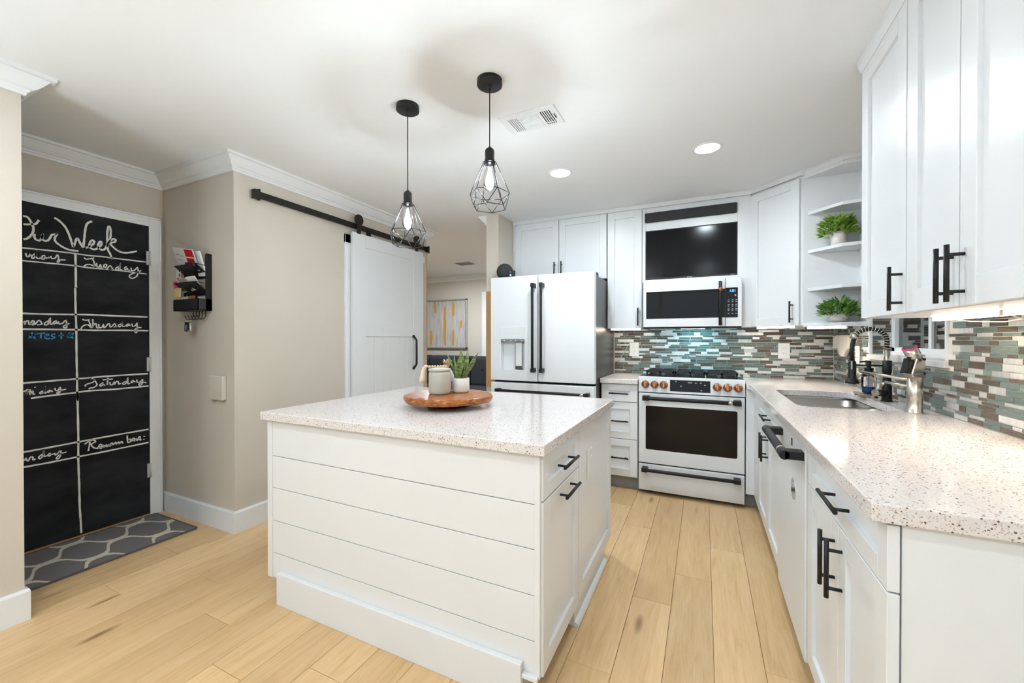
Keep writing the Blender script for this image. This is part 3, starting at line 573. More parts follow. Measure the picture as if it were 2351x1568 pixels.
struct('trim_5', sweep([(0.640, 3.428), (0.800, 3.240), (0.945, 3.215)], [(0, 2.388), (0.006, 2.388), (0.016, 2.408), (0.018, CEIL), (0, CEIL)]), M_cab, 'small white moulding above the open corner shelf')
struct('trim_6', MB().box(-1.733, 0.336, 3.72, 4.045, 2.39, CEIL).prism([(0.342, 3.722), (0.342, 4.04), (0.940, 4.04), (0.940, 3.442), (0.622, 3.442)], 2.39, CEIL).box(0.63, 0.943, 1.15, 2.187, 2.39, CEIL), M_cab, 'white soffit filler above the wall cabinets')

# ---- under-cabinet light bars
def bar(p0, p1, label, power, wdt=0.022, h=0.016, z=1.318):
    a, b = Vector(p0), Vector(p1); d = (b-a); L = d.length; ang = math.atan2(d.y, d.x); M = frame(a.x, a.y, z, ang)
    t = thing('light_bar', ((a.x+b.x)/2, (a.y+b.y)/2, z), label, 'light', 'under-cabinet light bars')
    build('housing', MB().box(0, L, -wdt*0.35, wdt*0.5, 0.008, h+0.001, M).box(-0.004, 0, -wdt*0.5, wdt*0.5, 0, h, M).box(L, L+0.004, -wdt*0.5, wdt*0.5, 0, h, M), M_plate, t)
    build('diffuser', MB().box(0, L, -wdt*0.5, wdt*0.5, 0, 0.008, M).box(0, L, -wdt*0.5, -wdt*0.35, 0.008, h, M), M_led, t)
    light('bar_lamp', 'AREA', ((a.x+b.x)/2, (a.y+b.y)/2, z-0.003), power, (1, 0.86, 0.68), size=L, sizey=0.02, rot=(0, 0, ang))
bar((-0.765, 3.745), (-0.505, 3.745), 'short glowing light bar under the narrow wall cabinet', 1.1, z=1.329)
bar((0.385, 3.702), (0.595, 3.492), 'glowing light bar under the diagonal corner cabinet', 1.1, z=1.329)
bar((0.655, 3.415), (0.835, 3.29), 'glowing light bar under the open corner shelf', 1.0, z=1.319)
bar((0.80, 2.085), (0.80, 1.70), 'glowing light bar nearest the window under right cabinets', 1.3)
bar((0.80, 1.68), (0.80, 1.25), 'glowing light bar at the right edge under cabinets', 1.3)
tag(build('sagging_wire', MB().tube([(0.80, 2.0, 1.322), (0.83, 1.93, 1.310), (0.86, 1.82, 1.304), (0.85, 1.72, 1.310), (0.80, 1.69, 1.322)], 0.0018, 6), M_cord), 'thin cream wire sagging between the right light bars', 'wire')

# ================================================================== BASE CABINETS
def toe(parent, mb): return build('toe_kick', mb, M_toe, parent)
c = thing('drawer_cabinet', (-0.635, 3.74, 0), 'white three-drawer base cabinet left of the range', 'cabinet')
build('body', B(-0.784, -0.486, 3.45, 4.04, 0.105, 0.880), M_cab, c)
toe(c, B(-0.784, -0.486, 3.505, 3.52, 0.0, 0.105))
MB_ = frame(0, 3.45, 0, 0)
for v0, v1, hz in ((0.731, 0.876, 0.800), (0.424, 0.726, 0.572), (0.116, 0.419, 0.269)):
    shaker(c, MB_, -0.782, -0.489, v0, v1, ('h', hz, -0.714, -0.554), 0.058, name='drawer')
XF = 0.355; MR = MRt(XF)
c = thing('sink_cabinet', (0.65, 2.9, 0), 'white sink base cabinet in the corner beside the range', 'cabinet')
build('body', MB().box(XF, 0.943, 2.328, 2.40, 0.105, 0.880).box(XF, 0.943, 3.17, 3.43, 0.105, 0.880).box(XF, 0.42, 2.40, 3.17, 0.105, 0.66).box(XF, 0.40, 2.40, 3.17, 0.66, 0.880), M_cab, c)
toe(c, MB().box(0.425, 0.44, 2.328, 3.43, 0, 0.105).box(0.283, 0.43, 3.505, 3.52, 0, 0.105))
shaker(c, MR, -3.192, -2.331, 0.742, 0.876, ('h', 0.800, -2.808, -2.614), 0.05, name='false_drawer')
shaker(c, MR, -3.192, -2.764, 0.112, 0.738, ('v', -2.800, 0.545, 0.696))
shaker(c, MR, -2.760, -2.331, 0.112, 0.738, ('v', -2.722, 0.545, 0.696))
build('corner_filler', MB().box(0.335, XF, 3.195, 3.45, 0.108, 0.880).box(0.283, 0.337, 3.43, 3.45, 0.108, 0.880), M_cab, c, 0.001, 1)
c = thing('base_cabinet', (0.65, 1.41, 0), 'white base cabinet with drawer and two doors nearest the viewer', 'cabinet')
build('body', B(XF, 0.943, 1.076, 1.742, 0.105, 0.880), M_cab, c)
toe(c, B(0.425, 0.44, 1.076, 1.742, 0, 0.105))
shaker(c, MR, -1.740, -1.058, 0.742, 0.876, ('h', 0.811, -1.445, -1.272), 0.05, name='drawer')
shaker(c, MR, -1.740, -1.386, 0.112, 0.738, ('v', -1.418, 0.552, 0.707))
shaker(c, MR, -1.382, -1.058, 0.112, 0.738, ('v', -1.350, 0.552, 0.707))
build('end_panel', B(0.359, 0.943, 1.062, 1.076, 0.0, 0.880), M_cab, c, 0.001, 1)

# ---- worktops
def slab(name, outer, holes, z0, z1, m, label, cat, bevel=0.003):
    bm = bmesh.new(); E = []
    for lp in [outer]+holes:
        vs = [bm.verts.new((x, y, z1)) for x, y in lp]; E += [bm.edges.new((vs[i], vs[(i+1) % len(vs)])) for i in range(len(vs))]
    bmesh.ops.triangle_fill(bm, use_beauty=True, use_dissolve=True, edges=E)
    for f in bm.faces:
        if f.normal.z < 0: f.normal_flip()
    r = bmesh.ops.extrude_face_region(bm, geom=list(bm.faces)); nv = [g for g in r['geom'] if isinstance(g, bmesh.types.BMVert)]
    bmesh.ops.translate(bm, verts=nv, vec=(0, 0, z0-z1)); bmesh.ops.recalc_face_normals(bm, faces=list(bm.faces))
    mb = MB(); bm.verts.index_update(); mb._add([tuple(v.co) for v in bm.verts], [tuple(v.index for v in f.verts) for f in bm.faces]); bm.free()
    return tag(build(name, mb, m, None, bevel), label, cat)
def rrect(x0, x1, y0, y1, r, n=6):
    P = []
    for cx, cy, a in ((x1-r, y1-r, 0), (x0+r, y1-r, 90), (x0+r, y0+r, 180), (x1-r, y0+r, 270)):
        P += [(cx+r*math.cos(math.radians(a+90*k/n)), cy+r*math.sin(math.radians(a+90*k/n))) for k in range(n+1)]
    return P
slab('countertop', [(-0.787, 3.398), (-0.483, 3.398), (-0.483, 4.039), (-0.787, 4.039)], [], 0.882, T, M_quartz, 'short speckled quartz worktop between refrigerator and range', 'countertop')
SK = (0.425, 0.825, 2.405, 3.165)
slab('countertop', [(0.283, 3.398), (0.283, 4.039), (0.943, 4.039), (0.943, 1.045), (0.307, 1.045), (0.307, 3.398)], [rrect(*SK, 0.07)], 0.882, T, M_quartz, 'long speckled quartz worktop with the sink along the right wall', 'countertop')
# ---- double sink
c = thing('kitchen_sink', (0.625, 2.785, 0.68), 'stainless steel double bowl undermount sink', 'sink')
for y0, y1, zb in ((2.40, 2.765, 0.69), (2.79, 3.17, 0.69)):
    mb = MB(); rings = []
    for ins, z, rr in ((-0.012, 0.881, 0.065), (0.0, 0.874, 0.06), (0.012, zb+0.03, 0.06), (0.04, zb, 0.05)):
        rings.append([(x, y, z) for x, y in rrect(0.42+ins, 0.83-ins, y0+ins, y1-ins, rr)])
    k = len(rings[0]); vs = [p for r in rings for p in r]
    fs = [(i*k+j, i*k+(j+1) % k, (i+1)*k+(j+1) % k, (i+1)*k+j) for i in range(len(rings)-1) for j in range(k)]
    mb._add(vs, [f[::-1] for f in fs], None, True); mb._add([rings[-1][j] for j in range(k)], [tuple(range(k))])
    bw = build('bowl', mb, M_sink, c)
    build('drain', MB().lathe([(0.0, 0.002), (0.03, 0.002), (0.042, 0.004), (0.045, 0.0)], (0.62, (y0+y1)/2, zb+0.001)), M_chrome, bw)
build('divider', B(0.432, 0.818, 2.764, 2.791, 0.846, 0.866), M_sink, c, 0.006)

# ================================================================== ISLAND
c = thing('kitchen_island', (-1.2, 1.82, 0), 'white shiplap kitchen island with drawer and door on its side', 'island')
build('body', B(-1.90, -0.508, 1.282, 2.36, 0.106, 0.862), M_cab, c)
build('plinth', B(-1.83, -0.57, 1.30, 2.29, 0.0, 0.106), M_cab, c)
for z0, z1 in ((0.106, 0.2235), (0.2265, 0.3785), (0.3815, 0.5355), (0.5385, 0.6885), (0.6915, 0.862)):
    build('board', B(-1.872, -0.512, 1.268, 1.283, z0, z1), M_cabmat, c, 0.0008, 1)
build('corner_trim', B(-1.902, -1.869, 1.263, 1.30, 0.106, 0.862), M_cabmat, c, 0.001, 1)
build('corner_trim', B(-0.514, -0.494, 1.263, 1.282, 0.106, 0.862), M_cabmat, c, 0.001, 1)
build('kick_board', B(-1.814, -0.556, 1.245, 1.268, 0.0, 0.148), M_cabmat, c, 0.0025, 2)
build('shoe_moulding', B(-0.556, -0.498, 1.250, 1.268, 0.100, 0.116), M_cabmat, c, 0.003, 2)
MI = MIs(-0.506)
shaker(c, MI, 1.275, 1.702, 0.703, 0.858, ('h', 0.781, 1.406, 1.582), 0.052, name='drawer')
shaker(c, MI, 1.275, 1.702, 0.108, 0.697, ('h', 0.665, 1.428, 1.608), 0.062, name='door')
shaker(c, MI, 1.712, 2.372, 0.108, 0.860, None, 0.062, name='end_panel')
ou = build('outlet', B(-0.497, -0.490, 1.880, 1.962, 0.585, 0.722), M_plate, c, 0.002)
build('rocker', B(-0.491, -0.486, 1.903, 1.939, 0.615, 0.690), M_plate, ou, 0.001)
build('base_board', B(-0.530, -0.506, 1.706, 2.285, 0.0, 0.107), M_cabmat, c, 0.001, 1)
build('quarter_round', MB().prism([(-0.506, 0), (-0.487, 0), (-0.488, 0.008), (-0.494, 0.015), (-0.506, 0.019)], 0, 0.58, Matrix.Translation((0, 2.286, 0)) @ Matrix.Rotation(PI/2, 4, 'X')), M_cabmat, c)
slab('countertop', [(-1.925, 1.2417), (-0.4695, 1.2417), (-0.4695, 2.382), (-1.925, 2.382)], [], 0.863, 0.901, M_quartz, 'square speckled quartz top on the white island', 'countertop')
# ================================================================== APPLIANCES
F = 3.22
c = thing('refrigerator', (-1.26, 3.62, 0), 'white french-door refrigerator with black handles and water dispenser', 'refrigerator')
build('cabinet', B(-1.725, -0.797, 3.292, 4.02, 0.02, 1.775), M_side, c, 0.004, label='dark grey cabinet sides')
build('gasket', B(-1.72, -0.802, 3.283, 3.30, 0.05, 1.775), M_gap, c)
ld = build('door', MB().box(-1.731, -1.629, F, 3.282, 0.886, 1.797).box(-1.400, -1.2815, F, 3.282, 0.886, 1.797).box(-1.629, -1.400, F, 3.282, 1.247, 1.797).box(-1.629, -1.400, F, 3.282, 0.886, 0.980)
           .box(-1.629, -1.400, 3.270, 3.282, 0.980, 1.247), M_appl, c)
rd = build('door', B(-1.2755, -0.790, F, 3.282, 0.886, 1.797), M_appl, c, 0.006, 3)
fd = build('drawer', B(-1.731, -0.790, F, 3.282, 0.455, 0.866), M_appl, c, 0.006, 3)
fd2 = build('drawer', B(-1.731, -0.790, F, 3.282, 0.06, 0.445), M_appl, c, 0.006, 3)
def blockbar(parent, p0, p1, axis, m=M_black, r=0.0115, off=0.06, lug=0.035, base=F, side=0.012, ring=None):
    # round bar carried by two square end lugs that reach back to the door
    mb = MB().cyl(p0, p1, r, 14)
    for p, s in ((p0, 1), (p1, -1)):
        x, y, z = p
        if axis == 'z': mb.box(x-r*1.15, x+r*1.15, y-r*1.1, base+0.001, min(z, z+s*lug), max(z, z+s*lug))
        elif axis == 'x': mb.box(min(x, x+s*lug), max(x, x+s*lug), y-r*1.1, base+0.001, z-r*1.15, z+r*1.15)
    h = build('handle', mb, m, parent, 0.002, 2, label='black bar handle with end lugs')
    return h
blockbar(ld, (-1.307, 3.165, 0.968), (-1.307, 3.165, 1.722), 'z')
blockbar(rd, (-1.230, 3.165, 0.968), (-1.230, 3.165, 1.722), 'z')
h = blockbar(fd, (-1.66, 3.165, 0.802), (-0.825, 3.165, 0.802), 'x')
build('handle_ring', MB().cyl((-0.895, 3.165, 0.802), (-0.865, 3.165, 0.802), 0.0135, 16), M_steel, h)
blockbar(fd2, (-1.66, 3.165, 0.40), (-0.825, 3.165, 0.40), 'x')
dp = build('dispenser', MB().box(-1.632, -1.397, F-0.004, F+0.001, 1.250, 1.356), M_appl, ld, 0.002, 2, label='white dispenser panel')
build('dispenser_strip', B(-1.629, -1.400, F-0.006, F+0.03, 1.227, 1.248), M_grey, ld, label='grey dispenser control strip')
for x in (-1.60, -1.535, -1.49, -1.43): build('control_mark', B(x, x+0.012, F-0.0066, F-0.006, 1.234, 1.240), M_white, ld)
for x in (-1.57, -1.515, -1.46): build('control_mark', B(x, x+0.004, F-0.0046, F-0.004, 1.296, 1.301), M_greyprint, ld)
build('paddle', MB().box(-1.500, -1.440, 3.248, 3.262, 1.012, 1.222), M_appl, ld, 0.002, label='white dispenser paddle')
build('paddle_rail', MB().box(-1.503, -1.500, 3.246, 3.270, 1.0, 1.225).box(-1.440, -1.437, 3.246, 3.270, 1.0, 1.225), M_steel, ld)
build('paddle_tip', B(-1.500, -1.440, 3.246, 3.270, 0.985, 1.013), M_side, ld)
build('hinge_cover', MB().box(-0.865, -0.800, 3.29, 3.40, 1.775, 1.806), M_blackpl, c, 0.008, 2)
build('hinge_cover', MB().box(-1.262, -1.185, 3.32, 3.40, 1.775, 1.812), M_blackpl, c, 0.008, 2)
# smart speaker and camera on top
c = thing('smart_speaker', (-1.648, 3.335, 1.776), 'round charcoal smart speaker standing on the refrigerator', 'speaker')
build('body', MB().sphere((-1.648, 3.335, 1.864), 0.076, 28, 18).lathe([(0.001, 0), (0.045, 0), (0.05, 0.02)], (-1.648, 3.335, 1.7755)), M_speaker, c)
c = thing('security_camera', (-1.565, 3.30, 1.797), 'small black cube camera with blue light on the refrigerator', 'camera')
build('body', B(-1.592, -1.538, 3.286, 3.33, 1.7755, 1.866), M_blackpl, c, 0.004)
build('lens', MB().cyl((-1.568, 3.287, 1.851), (-1.568, 3.283, 1.851), 0.007, 14), M_grey, c)
build('indicator', MB().cyl((-1.566, 3.287, 1.822), (-1.566, 3.283, 1.822), 0.008, 14), M_blueled, c)

# ---- television and soundbar
c = thing('television', (-0.109, 3.74, 1.766), 'black flat television set into the white cabinet', 'television')
build('bezel', B(-0.460, 0.242, 3.718, 3.758, 1.766, 2.189), M_blackpl, c, 0.003, 2)
build('screen', B(-0.455, 0.237, 3.7165, 3.719, 1.780, 2.184), M_screen, c)
text('brand_text', 'element', 0.0125, (-0.108, 3.7175, 1.7735), (PI/2, 0, 0), M_white, c)
text('brand_text', 'roku tv', 0.0110, (0.212, 3.7175, 1.7735), (PI/2, 0, 0), M_white, c)
c = thing('soundbar', (-0.113, 3.71, 2.258), 'long black soundbar above the television', 'soundbar')
build('body', B(-0.465, 0.238, 3.688, 3.716, 2.260, 2.343), M_speaker, c, 0.010, 3)
build('end_cap', B(-0.4655, -0.458, 3.6875, 3.716, 2.263, 2.340), M_blackpl, c, 0.003)
build('end_cap', B(0.231, 0.2385, 3.6875, 3.716, 2.263, 2.340), M_blackpl, c, 0.003)

# ---- microwave
c = thing('microwave', (-0.1, 3.85, 1.347), 'white over-range microwave with black glass and copper-banded handle', 'microwave')
build('body', B(-0.464, 0.265, 3.632, 4.030, 1.350, 1.735), M_appl, c)
build('vent_base', MB().box(-0.464, 0.265, 3.62, 4.030, 1.336, 1.350), M_blackpl, c)
md = build('door', B(-0.466, 0.1535, 3.60, 3.634, 1.350, 1.735), M_appl, c, 0.004, 2)
build('window', B(-0.441, 0.1535, 3.5975, 3.601, 1.421, 1.646), M_glassblk, md, label='dark reflective microwave window')
cp = build('control_column', B(0.1565, 0.267, 3.60, 3.634, 1.350, 1.735), M_appl, c, 0.004, 2)
kp = build('control_panel', B(0.1565, 0.239, 3.5975, 3.601, 1.420, 1.652), M_glassblk, cp)
text('clock_text', '1:51', 0.027, (0.203, 3.597, 1.627), (PI/2, 0, 0), M_blueled, kp)
build('dial', MB().cyl((0.186, 3.5975, 1.588), (0.186, 3.590, 1.588), 0.014, 20), M_glassblk, kp)
for r_, z in enumerate((1.557, 1.543, 1.520, 1.507, 1.487, 1.475, 1.449)):
    for x in (0.176, 0.203, 0.228): build('key_mark', B(x-0.006, x+0.006, 3.5970, 3.5976, z-0.003, z+0.003), M_greyprint, kp)
build('key_mark', B(0.218, 0.228, 3.5970, 3.5976, 1.585, 1.600), M_greyprint, kp)
h = build('handle', MB().cyl((0.117, 3.552, 1.357), (0.117, 3.552, 1.701), 0.0125, 18).box(0.107, 0.127, 3.552, 3.602, 1.362, 1.392).box(0.107, 0.127, 3.552, 3.602, 1.664, 1.696), M_black, md, 0.001, 1, label='vertical black handle')
build('handle_ring', MB().cyl((0.117, 3.552, 1.623), (0.117, 3.552, 1.657), 0.0142, 18), M_copper, h, label='copper band')
build('hood_lamp', MB().box(-0.17, 0.01, 3.66, 3.72, 1.3335, 1.3365), M_cyan, c, label='cyan glowing hood lamp')
build('grease_filter', MB().box(-0.42, -0.22, 3.64, 3.86, 1.333, 1.3365).box(0.06, 0.24, 3.64, 3.86, 1.333, 1.3365), M_sink, c)
light('hood_lamp_light', 'AREA', (-0.08, 3.72, 1.330), 3.2, (0.30, 0.80, 1.0), size=0.20, sizey=0.08, rot=(0.35, 0, 0))

# ---- range
c = thing('gas_range', (-0.1, 3.74, 0), 'white slide-in range with copper knobs and black handles', 'range')
build('body', B(-0.479, 0.278, 3.452, 4.025, 0.035, 0.940), M_gap, c)
od = build('oven_door', MB().box(-0.477, 0.276, 3.425, 3.454, 0.250, 0.814), M_appl, c, 0.005, 2)
build('oven_window', MB().prism(rrect(-0.422, 0.228, 0.362, 0.713, 0.012, 4), 0, 0.003, Matrix.Translation((0, 3.4265, 0)) @ Matrix.Rotation(PI/2, 4, 'X')), M_ovenglass, od, label='dark oven window')
h = blockbar(od, (-0.440, 3.372, 0.779), (0.250, 3.372, 0.779), 'x', r=0.0155, lug=0.05, base=3.427)
build('handle_ring', MB().cyl((0.165, 3.372, 0.779), (0.195, 3.372, 0.779), 0.0168, 18), M_steel, h, label='brushed metal band')
dr = build('drawer', B(-0.477, 0.276, 3.425, 3.454, 0.028, 0.240), M_appl, c, 0.005, 2)
blockbar(dr, (-0.447, 3.372, 0.206), (0.248, 3.372, 0.206), 'x', r=0.0135, lug=0.045, base=3.427)
pm = Matrix.Translation((0.278, 0, 0)) @ Matrix.Rotation(-PI/2, 4, 'Y') @ Matrix.Rotation(0, 4, 'Z')
pn = MB(); YZ = [(3.424, 0.822), (3.452, 0.822), (3.50, 0.9405), (3.443, 0.9485), (3.440, 0.946)]
vs = [(-0.479, y, z) for y, z in YZ] + [(0.278, y, z) for y, z in YZ]; k = len(YZ)
pn._add(vs, [tuple(range(k))[::-1], tuple(range(k, 2*k))] + [(i, (i+1) % k, k+(i+1) % k, k+i) for i in range(k)])
cpn = build('control_panel', pn, M_appl, c, 0.0015, 1)
slope = math.atan2(0.016, 0.124); MP = Matrix.Translation((0, 3.4245, 0.822)) @ Matrix.Rotation(-slope, 4, 'X')
ds = build('display', MB().box(-0.240, 0.047, -0.002, 0.004, 0.017, 0.106, MP), M_glassblk, cpn, label='black touch display')
for x, z, l in ((-0.165, 0.055, 0.012), (-0.11, 0.085, 0.03), (-0.06, 0.083, 0.012), (-0.025, 0.085, 0.012), (0.005, 0.07, 0.01), (-0.02, 0.028, 0.01), (-0.2, 0.09, 0.008)):
    build('display_mark', MB().box(x, x+l, -0.0025, -0.002, z, z+0.008, MP), M_greyprint, ds)
for x in (-0.425, -0.355, -0.286, 0.094, 0.163, 0.233):
    Mk = MP @ Matrix.Translation((x, 0.0, 0.063)) @ Matrix.Rotation(PI/2, 4, 'X')
    kb = build('knob', MB().lathe([(0.0295, 0.0), (0.0300, 0.006), (0.0290, 0.015), (0.0262, 0.023), (0.020, 0.029), (0.010, 0.0325), (0.0, 0.0335)], (0, 0, 0), 28, Mk), M_copper, c, label='copper knob')
    build('knob_grip', MB().box(-0.0085, 0.0085, -0.0235, 0.0235, 0.022, 0.0400, Mk), M_copper, kb, 0.004, 3)
    build('knob_skirt', MB().cyl((x, 0.0025, 0.063), (x, -0.003, 0.063), 0.0315, 24, 0.0315, MP), M_side, kb)
build('cooktop', B(-0.475, 0.274, 3.446, 4.020, 0.940, 0.9495), M_glassblk, c, 0.002)
for x, y in ((-0.335, 3.72), (-0.335, 3.90), (-0.10, 3.80), (0.135, 3.72), (0.135, 3.90)):
    build('burner', MB().lathe([(0.0, 0.018), (0.030, 0.018), (0.034, 0.012), (0.045, 0.010), (0.048, 0.0)], (x, y, 0.949), 20), M_blackpl, c)
for x0, x1 in ((-0.445, -0.222), (-0.214, 0.012), (0.020, 0.245)):
    g = MB(); y0, y1, z0, z1 = 3.63, 3.975, 0.964, 0.980
    for x in (x0, x1-0.012): g.box(x, x+0.012, y0, y1, z0, z1)
    for y in (y0, (y0+y1)/2-0.006, y1-0.012): g.box(x0, x1, y, y+0.012, z0, z1)
    xm = (x0+x1)/2; g.box(xm-0.006, xm+0.006, y0, y1, z0, z1)
    for x in (x0+0.003, x1-0.015):
        for y in (y0+0.002, y1-0.014): g.box(x, x+0.012, y, y+0.012, 0.949, z0)
    build('grate', g, M_blackpl, c)

# ---- dishwasher
c = thing('dishwasher', (0.62, 2.03, 0), 'white dishwasher with big black handle under the quartz worktop', 'dishwasher')
build('tub', B(0.36, 0.94, 1.75, 2.32, 0.10, 0.878), M_gap, c)
dd = build('door', B(0.328, 0.362, 1.748, 2.322, 0.095, 0.872), M_appl, c, 0.004, 2)
build('kick_plate', B(0.40, 0.42, 1.75, 2.32, 0.0, 0.095), M_toe, c)
hb = MB().cyl((0.268, 1.775, 0.826), (0.268, 2.235, 0.826), 0.0165, 18)
for y0, y1 in ((1.762, 1.815), (2.195, 2.248)): hb.box(0.268, 0.330, y0, y1, 0.811, 0.841).cyl((0.268, y0, 0.826), (0.268, y1, 0.826), 0.0175, 18)
h = build('handle', hb, M_black, dd, 0.002, 2, label='thick black bar handle')
build('handle_ring', MB().cyl((0.268, 1.822, 0.826), (0.268, 1.845, 0.826), 0.0178, 18), M_steel, h)
build('badge', MB().cyl((0.329, 1.950, 0.650), (0.3255, 1.950, 0.650), 0.043, 32), M_chrome, dd, label='round silver badge')
build('vent', B(0.3268, 0.329, 1.978, 1.998, 0.815, 0.845), M_gap, dd)
# ================================================================== LIGHT FITTINGS
def pendant(x, y, ztop, label):
    t = thing('pendant_light', (x, y, ztop-0.29), label, 'pendant lamp', 'black wire cage pendants over the island')
    build('canopy', MB().lathe([(0.0, 0), (0.054, 0), (0.0565, 0.002), (0.0565, 0.026), (0.0, 0.0265)], (x, y, CEIL-0.0265), 36).lathe([(0.0, -0.018), (0.006, -0.018), (0.009, 0.0)], (x, y, CEIL-0.0265), 12).cyl((x+0.056, y-0.0, CEIL-0.012), (x+0.061, y, CEIL-0.012), 0.003, 8), M_black, t)
    build('cord', MB().cyl((x, y, ztop-0.01), (x, y, CEIL-0.026), 0.0024, 8), M_black, t)
    build('socket', MB().lathe([(0.0, 0.004), (0.006, 0.003), (0.008, -0.003), (0.016, -0.006), (0.0208, -0.014), (0.0215, -0.022), (0.0210, -0.052), (0.0225, -0.054), (0.0225, -0.062), (0.0260, -0.068), (0.0260, -0.072), (0.0, -0.072)], (x, y, ztop), 28), M_black, t)
    zt, za, zb = ztop-0.070, ztop-0.208, ztop-0.272
    a0 = 0.35
    R = lambda r, k, z, o: (x+r*math.cos(a0+o+k*PI/3), y+r*math.sin(a0+o+k*PI/3), z)
    cg = MB(); wr = 0.0017
    top = [R(0.0300, k, zt, 0) for k in range(6)]; A = [R(0.0905, k, za, 0) for k in range(6)]; Bt = [R(0.0760, k, zb, PI/6) for k in range(6)]
    cg.tube([(x+0.030*math.cos(q*PI/12), y+0.030*math.sin(q*PI/12), zt) for q in range(24)], wr, 6, closed=True)
    for k in range(6):
        for p, q in ((top[k], A[k]), (A[k], A[(k+1) % 6]), (A[k], Bt[k]), (A[(k+1) % 6], Bt[k]), (Bt[k], Bt[(k+1) % 6])): cg.cyl(p, q, wr, 6)
    build('wire_cage', cg, M_black, t)
    bu = build('bulb', MB().lathe([(0.0132, -0.072), (0.0150, -0.085), (0.024, -0.118), (0.0305, -0.150), (0.0300, -0.170), (0.022, -0.190), (0.010, -0.200), (0.0, -0.203)], (x, y, ztop), 24), M_glass, t, label='clear glass bulb')
    build('filament', MB().lathe([(0.0, -0.088), (0.005, -0.092), (0.0075, -0.112), (0.0165, -0.145), (0.0180, -0.160), (0.0140, -0.182), (0.0, -0.193)], (x, y, ztop), 14), M_fil, bu)
pendant(-0.878, 1.622, 2.116, 'black wire pendant hanging higher, nearer the ceiling vent')
pendant(-1.347, 1.625, 1.995, 'black wire pendant hanging lower, in front of the barn door')
for i, (x, y) in enumerate(DOWN):  # entries behind the viewer are added fill, out of view
    lab = ['recessed ceiling downlight in front of the refrigerator cabinets', 'recessed ceiling downlight in front of the corner cabinet'][i] if i < 2 else 'added fill downlight behind the viewer, out of view, ' + ['', '', 'above the island aisle', 'above the near worktop', 'beside the left wall', 'at the rear centre', 'at the rear left', 'at the rear right'][i]
    t = thing('downlight', (x, y, CEIL-0.012), lab, 'light', 'recessed ceiling downlights')
    build('trim_ring', MB().lathe([(0.068, 0.004), (0.068, -0.002), (0.074, -0.006), (0.084, -0.003), (0.086, 0.0)], (x, y, CEIL), 32), M_trim, t)
    build('lens', MB().lathe([(0.0, 0.0), (0.069, 0.0)], (x, y, CEIL-0.0035), 32), M_disc, t)
for i, (x, y) in enumerate(FILL_LAMPS):  # lamp bodies added around the fill uplights, out of view
    t = thing('added_fill_lamp', (x, y, 0), ['added black uplight for fill, behind the viewer on the left', 'added black uplight for fill, behind the viewer on the right'][i], 'floor lamp')
    build('base', MB().lathe([(0.0, 0), (0.14, 0), (0.14, 0.012), (0.02, 0.03), (0.0, 0.03)], (x, y, 0), 28), M_black, t)
    build('pole', MB().cyl((x, y, 0.02), (x, y, 1.22), 0.011, 12), M_black, t)
    build('bowl', MB().lathe([(0.0, -0.07), (0.05, -0.065), (0.14, -0.03), (0.175, 0.0), (0.168, 0.0), (0.13, -0.028), (0.0, -0.058)], (x, y, 1.29), 32), M_plate, t)
t = thing('ceiling_vent', (-0.833, 2.007, CEIL-0.012), 'white ceiling air vent between the pendants and cabinets', 'vent')
build('frame', MB().box(-0.988, -0.678, 1.915, 2.100, CEIL-0.006, CEIL), M_trim, t, 0.004, 2)
build('damper', B(-0.770, -0.714, 1.951, 2.076, CEIL-0.0075, CEIL-0.0055), M_gap, t)
build('recess', B(-0.952, -0.897, 1.953, 2.079, CEIL-0.0072, CEIL-0.0055), M_greyprint, t)
for i in range(5):
    build('slat', B(-0.950+0.0115*i, -0.9445+0.0115*i, 1.953, 2.079, CEIL-0.010, CEIL-0.0062), M_trim, t)
    build('slat', B(-0.7685+0.0115*i, -0.7635+0.0115*i, 1.951, 2.076, CEIL-0.010, CEIL-0.0062), M_trim, t)
for i in range(7): build('slat', B(-0.885, -0.782, 1.956+0.0175*i, 1.966+0.0175*i, CEIL-0.010, CEIL-0.006), M_trim, t)
build('slat', B(-0.770, -0.714, 2.056, 2.060, CEIL-0.0105, CEIL-0.0062), M_trim, t)
build('lever', B(-0.703, -0.699, 1.99, 2.03, CEIL-0.012, CEIL-0.005), M_side, t)
t = thing('ceiling_vent', (-3.33, 5.36, CEIL-0.01), 'grey ceiling air vent in the living room', 'vent')
build('frame', B(-3.48, -3.18, 5.24, 5.48, CEIL-0.008, CEIL), M_trim, t, 0.003)
for i in range(6): build('slat', B(-3.46, -3.20, 5.262+0.034*i, 5.280+0.034*i, CEIL-0.012, CEIL-0.007), M_grey, t)

# ================================================================== BARN DOOR AND ITS RAIL
t = thing('barn_door', (-2.685, 2.99, 0.02), 'white sliding barn door with grooved lower panel', 'barn door')
X0, X1 = -2.708, -2.670
mb = MB().box(X0, X1-0.012, 2.53, 3.455, 0.025, 2.15)
build('slab', mb, M_cab, t)
build('frame', MB().box(X1-0.012, X1, 2.520, 2.662, 0.02, 2.156).box(X1-0.012, X1, 3.310, 3.466, 0.02, 2.156).box(X1-0.012, X1, 2.662, 3.310, 2.046, 2.156).box(X1-0.012, X1, 2.662, 3.310, 1.272, 1.364).box(X1-0.012, X1, 2.662, 3.310, 0.02, 0.20), M_cab, t, 0.0012, 1)
for i in range(6): build('plank', B(X1-0.0125, X1-0.008, 2.663+0.108*i, 2.7685+0.108*i, 0.20, 1.272), M_cab, t, 0.002, 1)
build('upper_panel', B(X1-0.0125, X1-0.008, 2.663, 3.309, 1.364, 2.046), M_cab, t)
